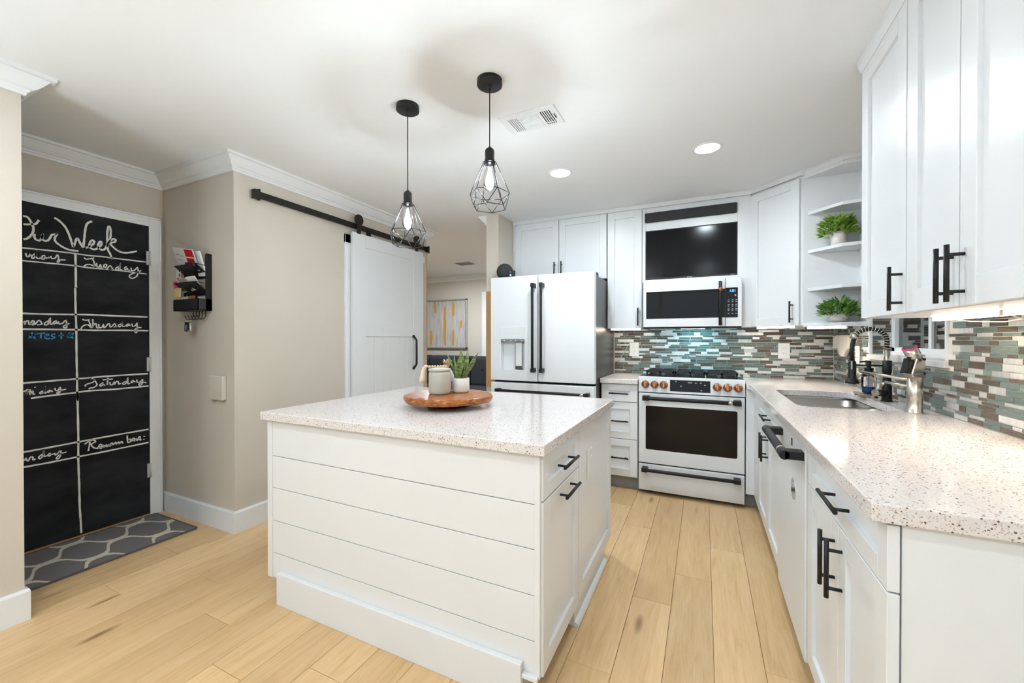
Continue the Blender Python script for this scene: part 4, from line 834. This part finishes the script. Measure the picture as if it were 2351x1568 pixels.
build('handle', MB().tube([(X1+0.002, 3.302, 1.278), (X1+0.010, 3.302, 1.275), (X1+0.036, 3.302, 1.245), (X1+0.042, 3.302, 1.235), (X1+0.042, 3.302, 1.000), (X1+0.036, 3.302, 0.988), (X1+0.010, 3.302, 0.958), (X1+0.002, 3.302, 0.954)], 0.0105, 12)
      .cyl((X1, 3.302, 1.278), (X1+0.012, 3.302, 1.278), 0.014, 16).cyl((X1, 3.302, 0.954), (X1+0.012, 3.302, 0.954), 0.014, 16), M_black, t, label='black pull handle')
for y in (2.582, 3.355):
    r_ = build('roller', MB().cyl((-2.672, y, 2.268), (-2.660, y, 2.268), 0.046, 28).box(-2.672, -2.664, y-0.020, y+0.020, 2.150, 2.268).cyl((-2.668, y, 2.268), (-2.652, y, 2.268), 0.012, 12), M_bronze, t, 0.002, label='dark roller strap')
build('guide_pin', MB().box(-2.700, -2.680, 2.70, 2.712, 2.15, 2.205).box(-2.700, -2.680, 2.722, 2.734, 2.15, 2.205), M_bronze, t)
t = thing('barn_door_rail', (-2.70, 2.63, 2.19), 'dark bronze sliding door rail on the beige wall', 'rail')
build('rail', B(-2.698, -2.690, 1.715, 3.590, 2.192, 2.238), M_bronze, t, 0.001)
for y in (1.80, 2.22, 3.02, 3.44): build('bolt', MB().cyl((-2.73, y, 2.215), (-2.698, y, 2.215), 0.011, 12).cyl((-2.690, y, 2.215), (-2.684, y, 2.215), 0.008, 6), M_bronze, t)
for y in (1.695, 3.545): build('end_stop', MB().box(-2.708, -2.672, y, y+0.032, 2.182, 2.242).box(-2.702, -2.680, y+0.032, y+0.046, 2.176, 2.252), M_bronze, t, 0.003)
tag(build('door_trim', MB().box(-2.73, -2.712, 2.478, 2.560, 0, 2.135).box(-2.73, -2.712, 2.478, 3.55, 2.06, 2.135), M_trim, None, 0.003), 'white flat door casing behind the barn door', 'trim', kind='structure')

# ================================================================== ALCOVE: RUG, PLATE, ORGANIZER
t = thing('door_mat', (-3.27, 1.1, 0), 'grey runner mat with cream trellis pattern at the chalkboard door', 'rug')
build('pile', B(-3.522, -3.018, 0.66+0.06, 1.520, 0.0005, 0.010), M_rug, t, 0.003, 2)
build('binding', MB().box(-3.020, -3.008, 0.72, 1.522, 0.0005, 0.0105).box(-3.534, -3.522, 0.72, 1.522, 0.0005, 0.0105).box(-3.522, -3.020, 1.520, 1.530, 0.0005, 0.0105), M_rugedge, t, 0.002)
t = thing('wall_plate', (-2.88, 1.585, 0.85), 'beige painted blank wall box beside the alcove corner', 'wall plate')
build('cover', B(-2.958, -2.812, 1.568, 1.596, 0.850, 1.008), M_wall, t, 0.006, 3)
build('plug', MB().cyl((-2.886, 1.5685, 0.927), (-2.886, 1.566, 0.927), 0.010, 16), M_wall, t)

OX0, OX1, OY = -3.262, -2.970, 1.512
t = thing('mail_organizer', (-3.115, 1.56, 1.437), 'black wall-mounted mail organizer with hooks in the alcove', 'organizer')
build('side_frame', MB().box(OX1-0.008, OX1, 1.560, 1.596, 1.438, 1.815), M_black, t)
build('side_frame', MB().box(OX0, OX0+0.008, 1.575, 1.596, 1.438, 1.80), M_black, t)
build('cross_bar', MB().box(OX0, OX1, 1.588, 1.596, 1.660, 1.672).box(OX0, OX1, 1.588, 1.596, 1.545, 1.556).box(-3.150, -3.138, 1.588, 1.596, 1.50, 1.80), M_black, t)
build('cork_panel', B(OX0+0.008, -3.150, 1.586, 1.594, 1.515, 1.760), M_cork, t, label='brown cork panel')
build('tray', MB().box(OX0, OX1, OY, OY+0.004, 1.440, 1.515).box(OX0, OX1, OY, 1.596, 1.438, 1.444).box(OX1-0.004, OX1, OY, 1.596, 1.440, 1.515).box(OX0, OX0+0.004, OY, 1.596, 1.440, 1.515), M_blackpl, t, label='black tray at the bottom')
def pocket(z0, z1, yo):
    q = MB(); a = Vector((0, 1.585, z0)); b = Vector((0, yo, z1))
    for x0, x1 in ((-3.235, OX1-0.006),):
        q._add([(x0, a.y, a.z), (x1, a.y, a.z), (x1, b.y, b.z), (x0, b.y, b.z), (x0, a.y, a.z-0.003), (x1, a.y, a.z-0.003), (x1, b.y-0.003, b.z), (x0, b.y-0.003, b.z)],
               [(0, 1, 2, 3), (7, 6, 5, 4), (0, 4, 5, 1), (1, 5, 6, 2), (2, 6, 7, 3), (3, 7, 4, 0)])
    build('pocket', q, M_mesh, t, label='black wire mesh pocket')
    build('pocket_rim', MB().tube([(-3.235, 1.59, z0+0.06), (-3.235, yo, z1), (OX1-0.006, yo, z1), (OX1-0.006, 1.59, z0+0.06)], 0.0022, 6), M_black, t)
pocket(1.672, 1.742, 1.505); pocket(1.552, 1.625, 1.505)
for i in range(5):
    x = -3.005-0.036*i
    build('hook', MB().tube([(x, 1.575, 1.44), (x, 1.575, 1.400), (x-0.004, 1.567, 1.386), (x-0.010, 1.553, 1.380), (x-0.016, 1.541, 1.386), (x-0.018, 1.537, 1.402)], 0.0026, 8).sphere((x-0.018, 1.537, 1.403), 0.0042, 8, 6), M_black, t)
def sheet(name, cx, cy, cz, wx, hz, rot, m, label, cat, t_=0.0014, group=None, extra=()):
    M = Matrix.Translation((cx, cy, cz)) @ Matrix.Rotation(rot[1], 4, 'Y') @ Matrix.Rotation(rot[0], 4, 'X') @ Matrix.Rotation(rot[2], 4, 'Z')
    q = MB().box(-wx/2, wx/2, -t_/2, t_/2, -hz/2, hz/2, M); o = tag(build(name, q, m), label, cat, group)
    for nm, mm, a, b, c_, d in extra: build(nm, MB().box(a*wx, b*wx, -t_/2-0.0006, -t_/2, c_*hz, d*hz, M), mm, o)
    return o
sheet('envelope', -3.020, 1.548, 1.748, 0.085, 0.165, (0.30, 0.06, 0), M_paper, 'white envelopes leaning at the right of the top pocket', 'letter', 0.010)
sheet('flyer', -3.125, 1.520, 1.785, 0.245, 0.140, (0.38, 0.16, 0), M_paper, 'white flyer with red print in the top pocket', 'flyer', 0.002,
      extra=[('red_panel', M_red, 0.06, 0.46, 0.12, 0.46), ('red_panel', M_red, 0.06, 0.42, -0.36, 0.06), ('print_block', M_greyprint, -0.42, -0.24, 0.16, 0.20), ('print_block', M_greyprint, -0.42, -0.16, -0.10, -0.07), ('print_block', M_greyprint, -0.2, -0.02, 0.10, 0.13), ('round_logo', M_black, 0.34, 0.49, -0.44, -0.14)])
sheet('sunglasses_case', -3.03, 1.500, 1.738, 0.085, 0.024, (0.2, 0.08, 0), M_hose, 'small black pouch lying on the top pocket', 'pouch', 0.018)
for i, (x, m_, lb) in enumerate(((-3.19, M_paper, 'white card at the left of the middle pocket'), (-3.165, M_greyprint, 'grey card in the middle pocket'), (-3.08, M_kraft, 'manila card in the middle pocket'), (-3.055, M_paper, 'white card behind the manila card in the middle pocket'))):
    sheet('card', x, 1.545-0.004*i, 1.612+0.003*i, 0.075, 0.095, (0.55, 0.05, 0.25), m_, lb, 'card', 0.004, 'cards in the middle pocket')
sheet('photo_strip', -3.255, 1.540, 1.700, 0.055, 0.105, (0.1, 0.22, 0), M_paper, 'white photo strip with red pictures pinned at the cork', 'photo', 0.0012,
      extra=[('picture', M_red, 0.1, 0.4, 0.1, 0.3), ('picture', M_red, 0.1, 0.4, -0.2, 0.0), ('picture', M_red, -0.3, 0.1, -0.45, -0.3)])
sheet('sticky_note', -3.275, 1.535, 1.622, 0.062, 0.05, (0.1, -0.25, 0), M_pink, 'bright pink sticky note pinned left of the pockets', 'note')
sheet('sticky_note', -3.245, 1.530, 1.566, 0.062, 0.062, (-0.1, 0.05, 0), M_yellow, 'yellow sticky notepad above the black tray', 'note', 0.008)
sheet('receipt', -3.20, 1.545, 1.522, 0.10, 0.030, (0.2, 0.0, 0), M_paper, 'white slip sticking out of the black tray', 'paper')
sheet('orange_tag', -3.245, 1.525, 1.518, 0.035, 0.014, (0, 0, 0), M_orange, 'small orange tag in the black tray', 'tag', 0.006)
def keys(x, y, z, label, dark):
    k = thing('key_bunch', (x, y, z-0.1), label, 'keys', 'car keys on the hooks')
    build('ring', MB().tube([(x+0.011*math.cos(a*PI/6), y, z-0.010+0.011*math.sin(a*PI/6)) for a in range(12)], 0.0012, 6, closed=True), M_chrome, k)
    M = Matrix.Translation((x, y-0.004, z-0.052)) @ Matrix.Rotation(0.12 if dark else -0.05, 4, 'Y')
    build('fob', MB().prism(rrect(-0.020, 0.020, -0.032, 0.032, 0.012, 4), -0.007, 0.007, M @ Matrix.Rotation(PI/2, 4, 'X')), M_blackpl if dark else M_chrome, k, 0.003)
    build('buttons', MB().box(-0.009, 0.009, -0.009, -0.0068, -0.022, 0.014, M), M_grey if dark else M_blackpl, k, 0.003)
keys(-3.163, 1.548, 1.384, 'black car key fob on the leftmost hooks', True); keys(-3.122, 1.542, 1.384, 'silver and black car key fob hanging from the hooks', False)

# ================================================================== LIVING ROOM
t = thing('painting', (-4.4, 6.38, 1.07), 'framed abstract painting with gold streaks in the living room', 'painting')
build('frame', MB().box(-5.02, -3.925, 6.352, 6.400, 1.075, 1.100).box(-5.02, -3.925, 6.352, 6.400, 1.965, 1.990).box(-5.02, -4.998, 6.352, 6.400, 1.075, 1.990).box(-3.947, -3.925, 6.352, 6.400, 1.075, 1.990), M_silver, t, 0.002)
build('canvas', B(-4.998, -3.947, 6.368, 6.392, 1.100, 1.965), M_canvas, t)
def goldstroke(x0, x1, z0, z1, m=M_leafgold):
    q = MB(); n = 10; vs = []; rg = random.Random(int(x0*1000)); 
    for i in range(n+1):
        z = z0+(z1-z0)*i/n; w_ = (x1-x0)*(0.55+0.45*math.sin(PI*min(1, max(0.08, i/n)))) ; cx = (x0+x1)/2+rg.uniform(-0.006, 0.006); vs += [(cx-w_/2, 6.3655, z), (cx+w_/2, 6.3655, z)]
    vs2 = [(a, 6.369, b) for a, _, b in vs]; k = len(vs)
    fs = [(2*i, 2*i+1, 2*i+3, 2*i+2) for i in range(n)]
    q._add(vs, fs); q._add(vs2, [f[::-1] for f in fs]); build('gold_stroke', q, m, t)
for a in ((-4.435, -4.375, 1.13, 1.86), (-4.645, -4.605, 1.74, 1.95), (-4.245, -4.185, 1.68, 1.96), (-4.075, -4.02, 1.45, 1.60), (-4.76, -4.69, 1.14, 1.41), (-4.255, -4.195, 1.13, 1.42)): goldstroke(*a)
goldstroke(-4.88, -4.83, 1.78, 1.90, M_tealpaint)
struct('door_2', MB().box(-3.610, -3.50, 6.372, 6.400, 0, 2.10).box(-3.50, -2.70, 6.385, 6.400, 0, 2.06).box(-3.50, -2.6, 6.372, 6.400, 2.04, 2.10), M_trim, 'white living room door beside the painting', 0.003)
t = thing('sofa', (-4.3, 5.9, 0), 'charcoal tufted sofa under the painting', 'sofa')
build('base', B(-5.4, -2.75, 5.30, 6.25, 0.06, 0.30), M_fabric, t, 0.03, 3)
for i in range(3):
    x0 = -5.38+0.875*i
    build('seat_cushion', B(x0, x0+0.865, 5.28, 6.00, 0.30, 0.47), M_fabric, t, 0.05, 4)
    bk = build('back_cushion', B(x0, x0+0.865, 5.98, 6.24, 0.44, 0.955), M_fabric, t, 0.06, 4)
    for x in (0.25, 0.62): build('button', MB().sphere((x0+x, 5.976, 0.74), 0.014, 10, 6), M_gap, bk)
for x in (-5.3, -2.85):
    for y in (5.38, 6.15): build('leg', MB().cyl((x, y, 0), (x, y, 0.06), 0.025, 12), M_footwood, t)

# ================================================================== ON THE ISLAND
TZ = 0.901; tx, ty = -1.205, 1.775
t = thing('serving_board', (tx, ty, TZ), 'round live-edge acacia serving board on a dark foot', 'tray')
rg = random.Random(4); ed = []
for k in range(40):
    a = 2*PI*k/40; r = 0.229*(1+0.018*math.sin(3*a+0.5)+0.014*math.sin(5*a+1.1)+rg.uniform(-0.006, 0.006)); ed.append((r*math.cos(a), r*math.sin(a)))
q = MB(); rings = []
for sc, z in ((0.86, 0.926), (0.955, 0.930), (0.985, 0.940), (1.0, 0.952), (0.985, 0.960), (0.96, 0.9625)): rings.append([(tx+x*sc, ty+y*sc, z) for x, y in ed])
k = 40; vs = [p for r in rings for p in r]; fs = [(i*k+j, i*k+(j+1) % k, (i+1)*k+(j+1) % k, (i+1)*k+j) for i in range(5) for j in range(k)]
q._add(vs, fs, None, True); q._add(rings[0], [tuple(range(k))[::-1]]); q._add(rings[-1], [tuple(range(k))]); build('board', q, M_acacia, t)
build('foot', MB().lathe([(0.0, 0), (0.098, 0), (0.104, 0.004), (0.104, 0.022), (0.098, 0.0265), (0.0, 0.0265)], (tx, ty, TZ+0.0003), 36), M_footwood, t)
Z0 = 0.963
t = thing('canister', (-1.250, 1.760, Z0), 'pale green lidded ceramic canister on the wooden board', 'canister')
build('body', MB().lathe([(0.0, 0), (0.048, 0), (0.054, 0.004), (0.0572, 0.014), (0.0572, 0.105), (0.0555, 0.116), (0.053, 0.117), (0.0, 0.117)], (-1.250, 1.760, Z0), 40), M_ceramic, t)
build('lid', MB().lathe([(0.050, 0.117), (0.054, 0.119), (0.0585, 0.122), (0.0590, 0.129), (0.0565, 0.133), (0.030, 0.1365), (0.0, 0.1375)], (-1.250, 1.760, Z0), 40), M_ceramic, t)
t = thing('potted_snake_plant', (-1.190, 1.868, Z0), 'small snake plant in a white pot on the wooden board', 'plant')
build('pot', MB().lathe([(0.0, 0), (0.041, 0), (0.0455, 0.004), (0.0472, 0.012), (0.0472, 0.076), (0.0455, 0.0775), (0.0430, 0.076), (0.0430, 0.064), (0.0, 0.064)], (-1.190, 1.868, Z0), 36), M_pot, t)
build('soil', MB().lathe([(0.0, 0.066), (0.0425, 0.065)], (-1.190, 1.868, Z0), 24), M_soil, t)
def blade(bx, by, az, lean, L, wd, twist, curl):
    q = MB(); n = 9; vs = []
    for i in range(n+1):
        s = i/n; r = lean*s**1.5; z = Z0+0.062+L*s*(1-0.12*lean*s); cx = bx+math.cos(az)*r; cy = by+math.sin(az)*r
        ww = wd*(0.62+0.55*math.sin(PI*min(1, s*0.9+0.08)))*(1-max(0, s-0.55)/0.45)**0.8 if s < 1 else 0.0005
        ta = az+PI/2+twist*s; dx, dy = math.cos(ta), math.sin(ta); nx, ny = math.cos(az), math.sin(az)
        for e in (-1, -0.5, 0, 0.5, 1):
            dip = curl*ww*(e*e)
            vs.append((cx+dx*ww*e*0.5-nx*(-dip), cy+dy*ww*e*0.5-ny*(-dip), z))
    fs = [(i*5+j, i*5+j+1, (i+1)*5+j+1, (i+1)*5+j) for i in range(n) for j in range(4)]
    q._add(vs, fs, None, True); o = build('leaf', q, M_snake, t); sm = o.modifiers.new('thick', 'SOLIDIFY'); sm.thickness = 0.002
rt = 0.4413
for az, lean, L, wd, tw in ((rt+PI, 0.070, 0.155, 0.034, 0.4), (rt+PI+0.25, 0.024, 0.135, 0.044, 0.2), (rt-PI/2, 0.012, 0.120, 0.046, 0.0), (rt, 0.030, 0.182, 0.046, 0.3), (rt+PI/2, 0.006, 0.165, 0.044, 0.0), (rt-0.1, 0.085, 0.152, 0.036, -0.8), (rt-0.9, 0.045, 0.115, 0.036, 0.5), (rt+PI-0.5, 0.04, 0.10, 0.032, 0.3)):
    blade(-1.190+0.012*math.cos(az), 1.868+0.012*math.sin(az), az, lean, L, wd, tw, 0.35)
t = thing('pineapple_figurine', (-1.292, 1.885, Z0), 'white ceramic pineapple with gold crown behind the canister', 'figurine')
build('body', MB().lathe([(0.0, 0), (0.026, 0.002), (0.038, 0.02), (0.043, 0.05), (0.040, 0.085), (0.028, 0.112), (0.012, 0.122), (0.0, 0.123)], (-1.292, 1.885, Z0), 20), M_pot, t)
q = MB()
for k in range(7):
    a = k*2*PI/7; sp = 0.020 if k % 2 else 0.012
    q.tube([(-1.292, 1.885, Z0+0.118), (-1.292+math.cos(a)*sp*0.5, 1.885+math.sin(a)*sp*0.5, Z0+0.140), (-1.292+math.cos(a)*sp, 1.885+math.sin(a)*sp, Z0+0.160 if k % 2 else Z0+0.168), (-1.292+math.cos(a)*sp*1.5, 1.885+math.sin(a)*sp*1.5, Z0+0.168 if k % 2 else Z0+0.176)], [0.004, 0.006, 0.005, 0.001], 8)
build('crown', q, M_gold, t, label='gold leaf crown')
t = thing('bead_garland', (-1.310, 1.765, Z0), 'wooden bead garland with cream tassel over the canister', 'garland')
lidz = Z0+0.1375
for k in range(7): build('bead', MB().sphere((-1.302+0.0145*k*math.cos(rt+0.35), 1.742+0.0145*k*math.sin(rt+0.35), lidz+0.0035-0.0), 0.0078, 14, 8), M_bead, t)
tp = [(-1.308, 1.738, lidz+0.006), (-1.318, 1.733, lidz+0.006), (-1.326, 1.729, lidz-0.004), (-1.331, 1.727, lidz-0.025), (-1.335, 1.725, lidz-0.062), (-1.336, 1.724, lidz-0.080)]
build('tassel', MB().tube(tp, [0.005, 0.0095, 0.0115, 0.0125, 0.0175, 0.0185], 16), M_tassel, t, label='cream cotton tassel')

# ================================================================== AT THE SINK
fx, fy = 0.878, 2.79
t = thing('kitchen_faucet', (fx, fy, T), 'black spring-neck kitchen faucet with pull-down spray head', 'faucet')
build('body', MB().lathe([(0.0, 0), (0.0255, 0), (0.0255, 0.004), (0.0215, 0.008), (0.0215, 0.078), (0.0175, 0.082), (0.0175, 0.150), (0.0200, 0.154), (0.0200, 0.216), (0.0, 0.217)], (fx, fy, T), 24), M_black, t)
build('collar', MB().lathe([(0.0130, 0.214), (0.0130, 0.275), (0.0, 0.276)], (fx, fy, T), 20), M_steel, t)
arc = [(fx, fy, T+0.27)]
for k in range(0, 17):
    a = PI*k/16*0.90; arc.append((fx-0.070+0.070*math.cos(a), fy, T+0.322+0.062*math.sin(a)))
hose = arc + [(0.734, fy, T+0.305), (0.729, fy, T+0.26), (0.732, fy, T+0.20)]
build('hose', MB().tube(hose, 0.0105, 12), M_hose, t, label='black rubber hose')
co = MB(); P = [Vector(p) for p in arc]; seglen = [0]
for i in range(1, len(P)): seglen.append(seglen[-1]+(P[i]-P[i-1]).length)
def atlen(s):
    for i in range(1, len(P)):
        if s <= seglen[i]:
            f = (s-seglen[i-1])/max(1e-9, seglen[i]-seglen[i-1]); return P[i-1].lerp(P[i], f), (P[i]-P[i-1]).normalized()
    return P[-1], (P[-1]-P[-2]).normalized()
sp = []; turns = 17; n = turns*12
for i in range(n+1):
    p, d = atlen(seglen[-1]*i/n); u = d.cross(Vector((0, 1, 0))).normalized(); a = 2*PI*turns*i/n
    sp.append(tuple(p+(u*math.cos(a)+Vector((0, 1, 0))*math.sin(a))*0.0150))
build('spring', MB().tube(sp, 0.0023, 6), M_chrome, t, label='chrome coil spring')
e, d = atlen(seglen[-1]*0.985)
build('spring_end', MB().cyl(tuple(e-d*0.012), tuple(e+d*0.016), 0.0165, 18), M_steel, t)
build('spray_head', MB().lathe([(0.0, 0.088), (0.030, 0.088), (0.0315, 0.092), (0.0305, 0.100), (0.021, 0.112), (0.0185, 0.125), (0.0175, 0.205), (0.012, 0.212), (0.0, 0.212)], (0.732, fy, T), 24), M_black, t)
build('spray_lever', B(0.722, 0.730, fy-0.0215, fy-0.016, T+0.165, T+0.212), M_steel, t, 0.002)
build('docking_arm', MB().cyl((fx, fy, T+0.188), (0.745, fy, T+0.188), 0.0042, 10), M_black, t)
build('lever_knob', MB().cyl((fx-0.01, fy-0.01, T+0.046), (fx-0.048, fy-0.030, T+0.046), 0.0165, 20), M_black, t)
build('lever_cap', MB().cyl((fx-0.048, fy-0.030, T+0.046), (fx-0.062, fy-0.0375, T+0.046), 0.0185, 20), M_steel, t)
build('lever', MB().cyl((fx-0.055, fy-0.034, T+0.055), (fx-0.058, fy-0.030, T+0.145), 0.0032, 8), M_steel, t)
gx, gy = 0.853, 2.405
t = thing('filter_faucet', (gx, gy, T), 'brushed nickel water filter faucet with slim screen and two spouts', 'faucet')
build('body', MB().lathe([(0.0, 0), (0.0315, 0), (0.0315, 0.004), (0.0268, 0.007), (0.0268, 0.064), (0.0272, 0.066), (0.0272, 0.160), (0.0, 0.160)], (gx, gy, T), 32), M_steel, t)
VW = Matrix.Translation((gx, gy, T)) @ Matrix.Rotation(rt, 4, 'Z')
q = MB(); PZ = [(-0.036, 0.172), (-0.026, 0.160), (0.0262, 0.150), (0.0262, 0.262), (-0.012, 0.250), (-0.016, 0.238)]
k = len(PZ); vs = [tuple(VW @ Vector((x, -0.024, z))) for x, z in PZ] + [tuple(VW @ Vector((x, 0.024, z))) for x, z in PZ]
q._add(vs, [tuple(range(k)), tuple(range(k, 2*k))[::-1]] + [(i, k+i, k+(i+1) % k, (i+1) % k) for i in range(k)]); build('head', q, M_steel, t, 0.005, 3)
build('cap', MB().cyl((0.006, 0, 0.235), (-0.024, 0, 0.288), 0.0265, 28, None, VW), M_steel, t)
build('cap_ring', MB().cyl((-0.024, 0, 0.288), (-0.0262, 0, 0.2925), 0.0268, 28, None, VW), M_pinkring, t, label='pink ring on top')
build('cap_top', MB().cyl((-0.0262, 0, 0.2926), (-0.0268, 0, 0.2938), 0.0225, 28, None, VW), M_side, t)
q = MB(); PZ = [(-0.0525, 0.178), (-0.046, 0.177), (-0.030, 0.243), (-0.036, 0.245)]; k = 4
vs = [tuple(VW @ Vector((x, -0.016, z))) for x, z in PZ] + [tuple(VW @ Vector((x, 0.016, z))) for x, z in PZ]
q._add(vs, [tuple(range(k)), tuple(range(k, 2*k))[::-1]] + [(i, k+i, k+(i+1) % k, (i+1) % k) for i in range(k)]); build('display', q, M_glassblk, t, 0.002, 2, label='dark slanted display')
for z in (0.178, 0.240): build('screw_cap', MB().cyl((0.018, -0.024, z), (0.018, -0.0262, z), 0.0055, 14, None, VW), M_black, t)
build('spout', MB().cyl((gx-0.012, gy+0.008, 1.067), (0.713, 2.570, 1.084), 0.0075, 14).cyl((0.716, 2.566, 1.086), (0.698, 2.585, 1.055), 0.0058, 12), M_steel, t, label='long thin spout')
build('spout', MB().cyl((gx-0.012, gy+0.004, 1.036), (0.777, 2.500, 1.046), 0.0062, 14).cyl((0.780, 2.497, 1.046), (0.766, 2.510, 1.022), 0.0052, 12), M_steel, t, label='short thin spout')
sx, sy = 0.858, 2.98
t = thing('dish_tray', (sx, sy, T), 'slim metal drip tray with wooden feet by the sink', 'tray')
build('plate', MB().prism(rrect(sx-0.06, sx+0.062, sy-0.085, sy+0.06, 0.02, 5), T+0.014, T+0.020), M_sink, t)
for a in (-0.045, 0.047):
    for b in (-0.07, 0.045): build('foot', MB().cyl((sx+a, sy+b, T), (sx+a, sy+b, T+0.0145), 0.008, 10), M_rawwood, t)
t = thing('soap_dispenser', (sx, sy, T+0.02), 'clear soap dispenser with blue liquid and black pump', 'soap dispenser')
build('bottle', MB().lathe([(0.024, 0.0), (0.030, 0.005), (0.034, 0.04), (0.034, 0.085), (0.030, 0.100), (0.0, 0.102)], (sx, sy, T+0.021), 24), M_glass, t, label='clear bottle')
build('liquid', MB().lathe([(0.0, 0.001), (0.0225, 0.001), (0.0285, 0.006), (0.0315, 0.034), (0.0, 0.034)], (sx, sy, T+0.021), 24), M_liquid, t, label='blue liquid soap')
build('dip_tube', MB().cyl((sx, sy, T+0.03), (sx, sy, T+0.12), 0.002, 8), M_liquid, t)
build('pump', MB().box(sx-0.034, sx+0.034, sy-0.030, sy+0.030, T+0.122, T+0.138).lathe([(0.0, 0.138), (0.020, 0.138), (0.022, 0.165), (0.0, 0.166)], (sx, sy, T), 18).lathe([(0.011, 0.165), (0.011, 0.205), (0.0, 0.206)], (sx, sy, T), 14).cyl((sx, sy, T+0.2), (sx-0.045, sy-0.012, T+0.198), 0.0045, 10), M_black, t, 0.002)
# plug-in night light, outlets
t = thing('night_light', (0.925, 3.75, 1.10), 'white textured shell-shaped plug-in warmer on the mosaic', 'night light')
q = MB().prism([(-3.915, 1.180), (-3.915, 1.268), (-3.895, 1.279), (-3.60, 1.279), (-3.585, 1.268), (-3.585, 1.180), (-3.64, 1.165), (-3.70, 1.120), (-3.76, 1.122), (-3.80, 1.140), (-3.84, 1.172)], 0, 0.028, Matrix(((0, 0, -1, 0.9435), (-1, 0, 0, 0), (0, 1, 0, 0), (0, 0, 0, 1))))
build('shade', q, M_stone, t, 0.008, 3)
for k in range(7): build('knit_bump', MB().sphere((0.915, 3.913, 1.185+0.0135*k), 0.009, 10, 6), M_stone, t)
def outlet(name, o, U, Nn, label, sockets=True, w_=0.074, h_=0.120):
    # plate centred at o on a wall; U along the wall, Nn into the room
    o, U, Nn = Vector(o), Vector(U), Vector(Nn); t = thing(name, tuple(o-Vector((0, 0, h_/2))), label, 'outlet')
    M = Matrix((( U.x, -Nn.x, 0, o.x), (U.y, -Nn.y, 0, o.y), (0, 0, 1, o.z), (0, 0, 0, 1)))
    build('plate', MB().box(-w_/2, w_/2, -0.006, 0, -h_/2, h_/2, M), M_plate, t, 0.003, 2)
    for z in (-0.02, 0.02):
        s_ = build('socket', MB().prism(rrect(-0.017, 0.017, -0.014, 0.014, 0.011, 4), 0.006, 0.008, M @ Matrix.Translation((0, 0, z)) @ Matrix.Rotation(PI/2, 4, 'X')), M_plate, t)
        for x in (-0.0065, 0.0065): build('slot', MB().box(x-0.001, x+0.001, -0.0084, -0.0078, z-0.002, z+0.007, M), M_gap, s_)
    return t
outlet('wall_outlet', (0.607, 4.0395, 1.150), (1, 0, 0), (0, -1, 0), 'white duplex outlet on the mosaic right of the range', True, 0.085, 0.132)
ot = outlet('wall_outlet', (-0.605, 4.0395, 1.150), (1, 0, 0), (0, -1, 0), 'white outlet with plugged cord left of the range', True, 0.088, 0.134)
outlet('wall_outlet', (0.9435, 3.475, 1.143), (0, -1, 0), (-1, 0, 0), 'white outlet plate behind the black faucet', True, 0.080, 0.120)
tag(build('appliance_cord', MB().tube([(-0.645, 4.030, 1.195), (-0.66, 4.024, 1.190), (-0.70, 4.022, 1.115), (-0.745, 4.024, 1.045), (-0.785, 4.030, 1.015)], 0.0035, 8), M_cord), 'cream cord running from the outlet behind the refrigerator', 'cord')

# ================================================================== SHELF PLANTS
def leafmesh(c, rad, rz, n, size, rg, m, parent, lo=0.0, slim=1.0):
    q = MB()
    for i in range(n):
        a = rg.uniform(0, 2*PI); s = math.sqrt(rg.uniform(0.03, 1)); h = rg.uniform(lo, 1)
        p = Vector((c[0]+rad*s*math.cos(a)*(1-0.25*h), c[1]+rad*0.55*s*math.sin(a), c[2]+rz*h*(1.05-0.45*s)))
        d = Vector((math.cos(a)*s*0.9, math.sin(a)*s*0.9, rg.uniform(-0.15, 0.9))).normalized(); side = d.cross(Vector((0, 0, 1))+Vector((rg.uniform(-.6, .6), rg.uniform(-.6, .6), 0))).normalized(); nm = side.cross(d)
        L = size*rg.uniform(0.7, 1.25); w_ = L*0.55*slim
        vs = [p, p+d*L*0.4+side*w_*0.5+nm*0.003, p+d*L*0.45+nm*-0.002, p+d*L*0.4-side*w_*0.5+nm*0.003, p+d*L]
        q._add([tuple(v) for v in vs], [(0, 1, 2), (0, 2, 3), (1, 4, 2), (2, 4, 3)])
    return build('foliage', q, m, parent, kind='stuff')
px, py = 0.800, 3.335
t = thing('potted_plant', (px, py, 1.866), 'bushy bright green plant in a plain pot on the upper shelf', 'plant')
build('pot', MB().lathe([(0.0, 0), (0.036, 0), (0.040, 0.003), (0.044, 0.086), (0.0405, 0.086), (0.039, 0.075), (0.0, 0.075)], (px, py, 1.8665), 28), M_pot, t)
leafmesh((px-0.005, py-0.01, 1.935), 0.098, 0.130, 330, 0.046, random.Random(2), M_leaf, t)
t = thing('potted_plant', (px, py-0.01, 1.360), 'leafy green plant in a ribbed white bowl on the bottom shelf', 'plant')
q = MB(); seg = 40; prof = [(0.0, 0), (0.030, 0.0), (0.044, 0.012), (0.047, 0.032), (0.040, 0.055), (0.030, 0.062), (0.026, 0.058), (0.0, 0.052)]; vs = []
for r, z in prof:
    for k in range(seg): vs.append((px+max(r, 1e-5)*(1+(0.05 if k % 2 and r > 0.03 else 0))*math.cos(2*PI*k/seg), py-0.01+max(r, 1e-5)*(1+(0.05 if k % 2 and r > 0.03 else 0))*math.sin(2*PI*k/seg), 1.3605+z))
q._add(vs, [(i*seg+k, i*seg+(k+1) % seg, (i+1)*seg+(k+1) % seg, (i+1)*seg+k) for i in range(len(prof)-1) for k in range(seg)], None, True)
build('bowl', q, M_pot, t, label='ribbed white bowl')
leafmesh((px-0.005, py-0.02, 1.395), 0.102, 0.120, 300, 0.048, random.Random(6), M_leaf2, t, 0.05, 0.75)
